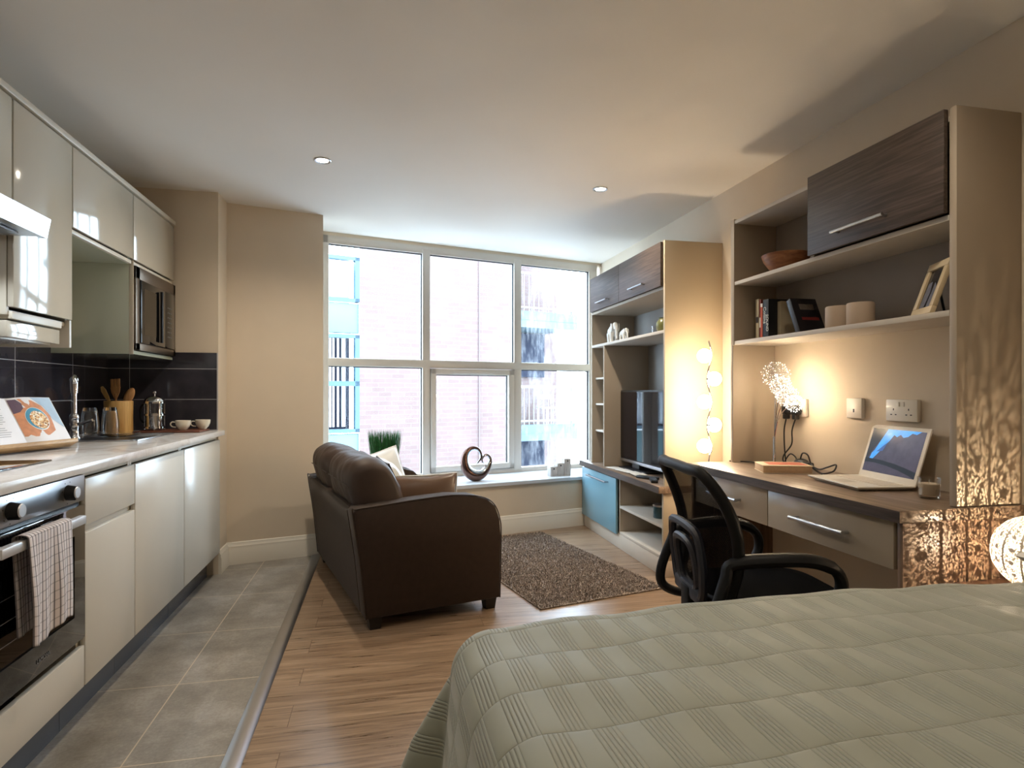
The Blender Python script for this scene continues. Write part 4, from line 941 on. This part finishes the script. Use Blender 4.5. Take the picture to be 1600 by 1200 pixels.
for k, (yy, lb) in enumerate(((2.690, 'black plug in the wall socket, nearer the flower lamp stem'), (2.620, 'black plug in the wall socket, right of the flower lamp'))):
    t = T('power_plug', lb, 'plug', (2.02, yy, 1.03), group='black plugs behind the flower lamp')
    b = B(); b.box((1.985, yy-.026, 1.003), (2.0285, yy+.026, 1.057), .020, 4); b.box((1.99, yy-.012, .985), (2.02, yy+.012, 1.01), .005); b.obj('plug_body', BLACK, t)
    b = B()
    if k == 0: P = [(2.005, yy, .99), (2.0, yy+.01, .93), (2.005, yy+.015, .85), (2.0, yy+.0, .78), (1.995, yy-.01, .757)]
    else: P = [(2.005, yy, .99), (2.0, yy+.02, .93), (2.005, yy+.03, .86), (1.99, yy+.07, .80), (1.985, yy+.06, .765), (1.98, yy+.0, .758), (1.985, yy-.045, .760)]
    b.tube(catmull(P, 8), .0035, 8); b.obj('cable', BLACK, t)
b = B(); b.tube(catmull([(1.995, 2.68, .757), (1.975, 2.66, .775), (1.975, 2.62, .815), (1.98, 2.585, .800), (1.97, 2.57, .775), (1.972, 2.56, .764)], 8), .0033, 8); b.tube(catmull([(1.96, 2.69, .757), (1.90, 2.76, .757), (1.86, 2.83, .7565), (1.80, 2.875, .7565)], 8), .0033, 8); tag(b.obj('power_cable', BLACK), 'black cable trailing over the desk back past the lamp foot', 'cable')
b = B(); b.tube(catmull([(2.035, 2.70, .56), (2.035, 2.665, .45), (2.035, 2.62, .415), (2.035, 2.60, .46), (2.035, 2.61, .55)], 6), .003, 8); tag(b.obj('power_cable', BLACK), 'thin cable loop hanging against the wall under the desk', 'cable')
t = T('laptop_adapter', 'bundled black adapter and coiled cable at the back of the desk', 'adapter', (1.965, 2.53, .7525))
b = B(); b.sph((1.965, 2.525, .778), .027, 16, 12, (1.1, 1.7, .95)); b.box((1.948, 2.46, .758), (1.985, 2.53, .79), .008); b.obj('adapter_body', BLACK, t)
b = B(); b.tube(catmull([(1.96, 2.53, .79), (1.95, 2.50, .83), (1.955, 2.47, .825), (1.96, 2.455, .785), (1.94, 2.41, .775), (1.92, 2.36, .765), (1.90, 2.30, .762), (1.93, 2.275, .775), (1.955, 2.29, .80), (1.945, 2.33, .785), (1.95, 2.39, .768), (1.96, 2.46, .78)], 8), .0036, 8); b.tube(catmull([(1.97, 2.47, .785), (1.95, 2.42, .765), (1.92, 2.345, .758), (1.90, 2.31, .758)], 8), .004, 8); b.obj('coiled_cable', BLACK, t)
# ---------------------------------------------------------------- dandelion lamp
t = T('flower_lamp', 'table lamp with glowing spiky dandelion heads on thin chrome stems', 'lamp', (1.90, 2.64, .7525))
DX, DY = 1.90, 2.64
b = B(); b.lathe([(.001, 0), (.048, 0), (.050, .003), (.048, .007), (.001, .009)], (DX, DY, .7525), 32); b.obj('base', STEEL, t)
b = B(); b.cyl((DX, DY, .76), (DX, DY, .90), .0065, seg=14); b.obj('stem_sleeve', CHROME, t)
heads = [((1.895, 2.617, 1.204), .068), ((1.895, 2.580, 1.148), .054), ((1.885, 2.518, 1.100), .052), ((1.875, 2.460, 1.068), .042)]
TIP = glow('lit_crystal', (1, .94, .84), 3.0); CORE = glow('lit_bulb', (1, .78, .52), E_DESK/4); WIRE = plain('silver_wire', (190, 186, 178), .25, 1.)
for (c, r) in heads:
    c = Vector(c)
    b = B(); b.tube(catmull([(DX+.002, DY, .89), (DX+(c.x-DX)*.25, DY+(c.y-DY)*.2, .98), (DX+(c.x-DX)*.7, DY+(c.y-DY)*.55, (c.z+.98)/2+.01), tuple(c-Vector((0, 0, .006)))], 6), .0022, 8); b.obj('stem', CHROME, t)
    b = B(); b.sph(c, .0045, 12, 8); hd = b.obj('flower_head', CORE, t)
    b = B(); q = B(); n_ = 58
    for k in range(n_):
        z = 1-2*(k+.5)/n_; a = k*2.399963; rr_ = math.sqrt(1-z*z); d = Vector((rr_*math.cos(a), rr_*math.sin(a), z)); rl = r*R_.uniform(.86, 1.06)
        b.cyl(c+d*.0045, c+d*rl, .00055, seg=4, cap=False)
        q.sph(c+d*rl, .0018, 6, 4)
        for m in range(3):
            e = (d+Vector((R_.uniform(-.25, .25), R_.uniform(-.25, .25), R_.uniform(-.25, .25)))).normalized(); q.sph(c+e*rl*R_.uniform(.80, .98), .0009, 5, 3)
    tag(b.obj('wire_spray', WIRE, hd), kind='stuff'); tag(q.obj('crystal_tips', TIP, hd), kind='stuff')
# ---------------------------------------------------------------- things on the desk
M = Matrix.Translation((1.825, 2.475, .7527)) @ rz(math.radians(-21))
t = T('thick_book', 'thick pale book with a coral cover panel lying flat on the desk', 'book', tuple(M.translation))
b = B(); b.box((-.105, -.080, .002), (.105, .078, .032), .002, M=M); b.obj('pages', plain('page_block', (196, 164, 128), .7, var=.06, vs=120), t)
b = B(); b.box((-.108, -.083, 0), (.108, .081, .002), M=M); b.box((-.108, -.083, .032), (.108, .081, .0345), .0008, M=M); cv = b.obj('cover', plain('book_cream', (226, 210, 180), .4), t)
b = B(); b.box((-.07, -.05, .0346), (.095, .06, .0350), M=M); b.obj('cover_panel', plain('coral_print', (214, 122, 96), .45, var=.12, vs=30), cv)
# laptop: corners front-left (1.83,2.30) front-right (1.734,1.921)
LAPW = plain('laptop_white', (228, 220, 206), .3)
fl, fr_ = Vector((1.770, 2.235, 0)), Vector((1.722, 1.925, 0)); ex = (fr_-fl).normalized(); ey = Vector((-ex.y, ex.x, 0)); wL = .335; dL = .225
LM = Matrix(((ex.x, ey.x, 0, fl.x), (ex.y, ey.y, 0, fl.y), (0, 0, 1, .7535), (0, 0, 0, 1)))
t = T('laptop', 'open white laptop with dark and blue shapes on its screen', 'laptop', tuple(LM.translation))
b = B(); b.rings([[(x, yy, z) for x, yy in ((q, q), (wL-q, q), (wL-q, dL-q), (q, dL-q))] for z, q in ((.004, .012), (.012, .0), (.016, .001))], M=LM); b.box((.02, .015, .0), (wL-.02, dL-.01, .006), .002, M=LM); base = b.obj('base', LAPW, t)
b = B()
for r in range(5):
    for k in range(13): b.box((.030+k*.0212, .105+r*.0195, .016), (.030+k*.0212+.0185, .105+r*.0195+.0168, .0176), .0008, seg=1, M=LM)
b.obj('key', plain('key_white', (220, 208, 190), .45), base); bpy.data.objects['key']['kind'] = 'stuff'
b = B(); b.box((.125, .025, .0160), (.21, .078, .0163), M=LM); b.obj('touchpad', plain('pad_grey', (206, 196, 180), .3), base)
tilt = math.radians(17); SMx = LM @ Matrix.Translation((0, dL-.004, .014)) @ Matrix.Rotation(-tilt, 4, 'X'); hS = .226
b = B(); b.box((0, 0, 0), (wL, .007, hS), .003, M=SMx); lid = b.obj('lid', LAPW, t)
def scr(poly, lift, name, mt):
    b = B(); b.prism([(x*(wL-.034)+.017, z*(hS-.042)+.026) for x, z in poly], -lift, -lift+.0004, M=SMx); return b.obj(name, mt, lid, flat=True)
def screenmat(name, rgb, e, var=.2, vs=30):
    m_ = NT(name); c_ = m_.ramp(m_.noise(m_.coord(), vs, 4), [(.3, tuple(v*(1-var) for v in lin(rgb))), (.7, tuple(v*(1+var) for v in lin(rgb)))]); m_.set(Base_Color=(.01, .01, .012), Roughness=.25, Specular_IOR_Level=.1, Emission_Color=c_, Emission_Strength=e); return m_.m
scr([(0, 0), (1, 0), (1, 1), (0, 1)], .0006, 'screen', screenmat('screen_purple', (64, 54, 66), .9))
scr([(0, .18), (.0, 1), (.33, 1), (.12, .55), (.04, .30)], .0010, 'screen_shape', screenmat('screen_brown', (34, 24, 20), .9))  # flat coloured shapes laid over the screen
scr([(.30, 1), (.92, 1), (.84, .93), (.76, .95), (.70, .87), (.62, .84), (.56, .90), (.50, .84), (.44, .88), (.38, .74), (.34, .66), (.28, .54), (.15, .30), (.07, .22), (.10, .42), (.14, .5)], .0012, 'screen_shape', screenmat('screen_blue', (62, 140, 212), 1.1))
scr([(.18, .46), (.30, .50), (.36, .70), (.28, .60)], .0014, 'screen_shape', screenmat('screen_blue_dark', (52, 84, 140), 1.))
scr([(0, .20), (.2, .21), (.45, .18), (.7, .12), (.9, .05), (1, .0), (1, .14), (.8, .20), (.6, .25), (.3, .29), (0, .30)], .0015, 'screen_shape', screenmat('screen_black', (16, 16, 20), .9))
# candle in a glass
cx_, cy_ = 1.855, 1.735
t = T('glass_candle', 'pale candle in a clear glass tumbler near the desk end', 'candle', (cx_, cy_, .7525))
b = B(); b.lathe([(.001, 0), (.030, 0), (.032, .003), (.035, .072), (.0335, .072), (.030, .012), (.001, .010)], (cx_, cy_, .7527), 36, cap=False); b.obj('glass_cup', GLASSM, t)
b = B(); b.lathe([(.001, .0105), (.0295, .0125), (.0325, .050), (.030, .052), (.001, .0515)], (cx_, cy_, .7527), 36); b.obj('wax', plain('ivory_wax', (196, 180, 156), .5), t)
b = B(); b.cyl((cx_, cy_, .80), (cx_+.001, cy_, .818), .001, seg=6); b.obj('wick', CERAM, t)

# ---------------------------------------------------------------- office chair (local x = forward)
CO = (1.28, 1.865, 0); CA = math.radians(-8.5)
t = T('office_chair', 'black mesh-back swivel chair with loop armrests at the desk', 'chair', CO, CA)
MESH = NT('mesh_fabric'); MESH.t.nodes.remove(MESH.p)
cz_ = MESH.coord('Object'); s3 = MESH.n('ShaderNodeSeparateXYZ'); MESH.l(cz_, s3.inputs[0])
g1 = MESH.math('FRACT', MESH.math('MULTIPLY', MESH.math('ADD', s3.outputs[1], MESH.math('MULTIPLY', s3.outputs[2], .7)), 210)); g2 = MESH.math('FRACT', MESH.math('MULTIPLY', MESH.math('SUBTRACT', s3.outputs[1], MESH.math('MULTIPLY', s3.outputs[2], .7)), 210))
hole = MESH.math('MULTIPLY', MESH.math('GREATER_THAN', g1, .7), MESH.math('GREATER_THAN', g2, .7))
tr = MESH.n('ShaderNodeBsdfTransparent'); df = MESH.n('ShaderNodeBsdfDiffuse'); df.inputs[0].default_value = (*lin((22, 21, 22)), 1)
mx = MESH.n('ShaderNodeMixShader'); MESH.l(hole, mx.inputs[0]); MESH.l(df.outputs[0], mx.inputs[1]); MESH.l(tr.outputs[0], mx.inputs[2]); MESH.l(mx.outputs[0], MESH.out.inputs[0])
BP = plain('black_nylon', (13, 13, 15), .5, Specular_IOR_Level=.22); BF = plain('black_seat_fabric', (8, 8, 9), .95, Specular_IOR_Level=.05)
def back_x(z, y): # side curve of the back, bowed across
    k = (z-.46)/.40
    return -.195-.075*max(0, k)**1.6+.03*math.sin(max(0, min(1, k))*PI)-.02*(1-(y/.22)**2)
def half(z):
    k = (z-.46)/.40; return .20+.055*math.sin(max(0, min(1, k))*PI*.8)-.01*k
out = []
for z in (.86, .78, .68, .58, .50, .46): out.append((back_x(z, half(z)), half(z), z))
loop = [(back_x(.87, y), y, .872-.01*(y/.2)**2) for y in (-.10, 0, .10)]+[(back_x(.862, .19), .195, .862)]+out[1:]+[(back_x(.455, .1), .10, .435), (back_x(.455, 0), 0, .43), (back_x(.455, .1), -.10, .435)]+[(x, -y, z) for x, y, z in reversed(out[1:])]+[(back_x(.862, .19), -.195, .862)]
b = B(); b.tube(catmull(loop, 5, True), .019, 12, closed=True); b.obj('back_frame', BP, t, local=True)
b = B(); b.grid(lambda u, v: (back_x(.44+.425*v, (2*u-1)*half(.44+.425*v)*.99), (2*u-1)*half(.44+.425*v)*.99, .44+.425*v), 14, 20); b.obj('mesh_backrest', MESH.m, t, local=True)
b = B()
for w_, z0, z1, r_ in ((.135, .44, .67, .015), (.085, .46, .62, .014)):
    b.tube(catmull([(-.245, -w_*.7, z0), (-.25, -w_, (z0+z1)/2-.03), (-.262, -w_*.95, z1-.03), (-.27, -w_*.55, z1), (-.27, w_*.55, z1), (-.262, w_*.95, z1-.03), (-.25, w_, (z0+z1)/2-.03), (-.245, w_*.7, z0)], 6, True), r_, 8, closed=True)
b.box((-.26, -.12, .42), (-.225, .12, .47), .012); b.obj('lumbar_support', plain('dark_blue_nylon', (38, 40, 50), .45), t, local=True)
b = B(); b.rings([[(x*q, y*q, z) for x, y in [(.24*math.copysign(abs(math.cos(a))**.45, math.cos(a)), .245*math.copysign(abs(math.sin(a))**.45, math.sin(a))) for a in [2*PI*i/40 for i in range(40)]]] for z, q in ((.375, .9), (.385, .98), (.41, 1.0), (.43, .99), (.445, .93), (.452, .7))]); b.move(Matrix.Translation((.03, 0, 0))); b.obj('seat', BF, t, local=True, ang=60)
b = B(); b.box((-.10, -.1, .335), (.12, .1, .372), .01); b.box((-.25, -.035, .345), (-.08, .035, .37), .008); b.box((-.265, -.035, .345), (-.235, .035, .46), .008); b.obj('seat_mechanism', BP, t, local=True)
b = B(); b.cyl((0, 0, .08), (0, 0, .22), .028, seg=20); b.cyl((0, 0, .2), (0, 0, .34), .016, seg=20); b.obj('gas_column', BP, t, local=True)
for s in (1, -1):
    P = [(-.20, .245, .595), (-.07, .27, .612), (.04, .275, .607), (.115, .27, .572), (.13, .265, .51), (.085, .255, .43), (.03, .235, .372), (-.06, .22, .362), (-.18, .235, .350), (-.255, .255, .375), (-.262, .26, .44), (-.225, .25, .55)]
    b = B(); C_ = catmull([(x, s*y, z) for x, y, z in P], 5, True); rr = [(.028 if 0 < p.x+.2 and p.z > .585 else .023) for p in C_]; b.tube(C_, rr, 10, closed=True, flat=.75); b.obj('armrest', BP, t, local=True)
for k in range(5):
    a = 2*PI*k/5+.5; M = rz(a)
    b = B(); b.tube([(.02, 0, .10), (.15, 0, .085), (.27, 0, .068)], [.026, .02, .015], 10, flat=.8, M=M); lg = b.obj('leg', BP, t, local=True)
    b = B(); b.cyl((.27, -.018, .027), (.27, .018, .027), .027, seg=18); b.cyl((.27, 0, .03), (.27, 0, .066), .008, seg=8); b.move(M); b.obj('caster', BLACK, lg, local=True)

# ---------------------------------------------------------------- bed
t = T('bed', 'double bed with its foot towards the camera', 'bed', (1.1, .5, 0))
b = B(); b.box((.20, -.10, .06), (2.04, 1.16, .30), .01); b.obj('divan_base', plain('divan_fabric', (150, 142, 128), .8), t)
b = B(); b.box((.18, -.12, .301), (2.04, 1.20, .625), .06, 4); b.obj('mattress', BEDW, t)
b = B()
for x, y in ((.26, -.04), (1.98, -.04), (.26, 1.10), (1.98, 1.10)): b.cyl((x, y, 0), (x, y, .06), .03)
b.obj('foot', BLACK, t)
qm = NT('quilted_cotton'); uvq = qm.n('ShaderNodeUVMap'); sq = qm.n('ShaderNodeSeparateXYZ'); qm.l(uvq.outputs[0], sq.inputs[0])
U, V = sq.outputs[0], sq.outputs[1]
ROW, PER = .125, .070
wob = qm.noise(uvq.outputs[0], 5, 2)
Vw = qm.math('ADD', V, qm.math('MULTIPLY', qm.math('SUBTRACT', wob, .5), .012))
rowi = qm.math('FLOOR', qm.math('DIVIDE', Vw, ROW)); fv = qm.math('FRACT', qm.math('DIVIDE', Vw, ROW))
Us = qm.math('ADD', U, qm.math('MULTIPLY', rowi, PER*.5))
fu = qm.math('FRACT', qm.math('DIVIDE', Us, PER))
ingrp = qm.math('LESS_THAN', fu, .5)
pl = qm.math('ABSOLUTE', qm.math('SINE', qm.math('MULTIPLY', fu, PI*10)))       # five pleats in half a period
plain_ = qm.math('POWER', qm.math('ABSOLUTE', qm.math('SINE', qm.math('MULTIPLY', fu, PI*2))), .25)
hgt = qm.math('ADD', qm.math('MULTIPLY', qm.math('MULTIPLY', ingrp, qm.math('POWER', pl, .5)), .55), qm.math('MULTIPLY', qm.math('SUBTRACT', 1, ingrp), qm.math('ADD', .55, qm.math('MULTIPLY', plain_, .45))))
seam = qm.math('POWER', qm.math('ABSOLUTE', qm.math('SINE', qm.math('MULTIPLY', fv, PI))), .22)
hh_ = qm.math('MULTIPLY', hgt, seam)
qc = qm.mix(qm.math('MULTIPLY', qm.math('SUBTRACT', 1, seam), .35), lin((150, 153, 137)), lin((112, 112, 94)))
qm.set(Base_Color=qc, Roughness=.6, Sheen_Weight=.3); qm.bump(hh_, .8, .006)
QX0, QX1, QY0, QY1, QR, QTOP = .215, 1.56, -.20, 1.165, .085, .650
def quilt(u, v):
    # cloth coordinates in metres: U along the bed from the foot hem, V across from the camera side to the far hem
    cu, cv = -.42+u*(QX1+.42), QY0+v*(QY1-QY0+.46)
    px, py = max(cu, QX0), min(cv, QY1)
    dx, dy = cu-px, cv-py; s = math.hypot(dx, dy)
    crown = .020*math.sin(max(0, min(1, (px-QX0)/1.4))*PI)+.012*math.sin(max(0, min(1, (py+.2)/1.3))*PI)
    wave = .0035*math.sin(px*23+py*5)*math.sin(py*19-px*4)
    z = QTOP+crown+wave
    if s < 1e-6: return (px, py, z)
    ux, uy = dx/s, dy/s; arc = QR*PI/2
    corner = min(1, 2*abs(ux*uy)*1.2)
    if s < arc: o = QR*math.sin(s/QR); z -= QR*(1-math.cos(s/QR))
    else:
        e = s-arc; fl_ = .16+.30*corner+.10*math.sin(px*9+py*7)*(1-corner)
        o = QR+e*fl_; z -= QR+e*math.sqrt(max(.2, 1-fl_*fl_))
        th_ = math.atan2(uy, -ux); o += corner*.05*math.sin(th_*7)*min(1, e/.15)
    return (px+ux*o, py+uy*o, max(.012, z))
b = B(); b.grid(quilt, 230, 190, uv=lambda u, v: (-.42+u*(QX1+.42), QY0+v*(QY1-QY0+.46)+.093))
tag(b.obj('quilt', qm.m, ang=180, mods=[('SOLIDIFY', {'thickness': .010, 'offset': -1})]), 'sage green quilted bedspread covering the bed', 'bedspread')
M = Matrix.Translation((1.78, .935, .703)) @ rz(PI/2) 
t = T('pillow', 'white pillow at the head of the bed beside the pierced lamp', 'pillow', tuple(M.translation)); b = pillow(.60, .40, .15, 26, 20); b.move(M); b.obj('pillow_case', BEDW, t)
t = T('bedside_table', 'low dark wood bedside table between the bed and the desk end', 'bedside table', (1.88, 1.40, 0))
b = B(); b.box((1.71, 1.245, .49), (2.045, 1.566, .52), .002); b.obj('table_top', NIGHT, t)
b = B(); b.box((1.73, 1.26, .04), (2.04, 1.555, .489), .002); b.obj('cabinet_body', NIGHT, t)
b = B(); b.box((1.715, 1.27, .25), (1.729, 1.545, .47), .002); b.obj('drawer', NIGHT, t)
# pierced globe lamp
GC = Vector((1.845, 1.375, .655)); GR = .108
t = T('globe_lamp', 'pierced white globe lamp glowing on the bedside table', 'lamp', (GC.x, GC.y, .5205))
pm = NT('pierced_ceramic'); pm.t.nodes.remove(pm.p)
co = pm.coord(); nrm = pm.n('ShaderNodeVectorMath', operation='NORMALIZE'); pm.l(co, nrm.inputs[0]); sn = pm.n('ShaderNodeSeparateXYZ'); pm.l(nrm.outputs[0], sn.inputs[0])
az = pm.math('ARCTAN2', sn.outputs[1], sn.outputs[0]); el = pm.math('ARCSINE', sn.outputs[2])
# meridian bands: solid ribs, lace between, row of round bosses
m8 = pm.math('FRACT', pm.math('MULTIPLY', pm.math('ADD', az, .13), 7/PI))
rib = pm.math('GREATER_THAN', pm.math('ABSOLUTE', pm.math('SUBTRACT', m8, .5)), .44)
cx3 = pm.n('ShaderNodeCombineXYZ'); pm.l(pm.math('MULTIPLY', az, 7/PI), cx3.inputs[0]); pm.l(pm.math('MULTIPLY', el, 2.9), cx3.inputs[1])
du = pm.math('SUBTRACT', m8, .5); dv = pm.math('SUBTRACT', pm.math('FRACT', pm.math('MULTIPLY', el, 2.9)), .5)
rad = pm.math('SQRT', pm.math('ADD', pm.math('MULTIPLY', du, du), pm.math('MULTIPLY', pm.math('MULTIPLY', dv, dv), .62)))
boss = pm.math('LESS_THAN', rad, .13)
vo = pm.n('ShaderNodeTexVoronoi'); vo.inputs['Scale'].default_value = 42; pm.l(nrm.outputs[0], vo.inputs[0])
hole = pm.math('LESS_THAN', vo.outputs['Distance'], .42)
keep = pm.math('MAXIMUM', pm.math('MAXIMUM', rib, boss), pm.math('SUBTRACT', 1, hole))
tr = pm.n('ShaderNodeBsdfTransparent'); df = pm.n('ShaderNodeBsdfDiffuse'); df.inputs[0].default_value = (*lin((214, 204, 192)), 1)
mx = pm.n('ShaderNodeMixShader'); pm.l(keep, mx.inputs[0]); pm.l(tr.outputs[0], mx.inputs[1]); pm.l(df.outputs[0], mx.inputs[2]); pm.l(mx.outputs[0], pm.out.inputs[0])
b = B(); b.sph((0, 0, GC.z-.5205), GR, 64, 40)
sh = b.obj('pierced_shade', pm.m, t, local=True)
pm.t.nodes[[n.name for n in pm.t.nodes if n.type == 'MAPPING'][0]].inputs['Location'].default_value = (0, 0, -(GC.z-.5205))
b = B(); b.lathe([(.001, 0), (.05, 0), (.052, .006), (.035, .014), (.03, .03), (.001, .032)], seg=32); b.obj('base', CERAM, t, local=True)
b = B(); b.cyl((0, 0, .03), (0, 0, GC.z-.5205-.012), .006, seg=14); b_ = b.obj('lamp_holder', CERAM, t, local=True); b = B(); b.sph((0, 0, GC.z-.5205), .0022, 12, 8); b.obj('bulb', glow('bedside_bulb', (1, .78, .53), E_BED), t, local=True)
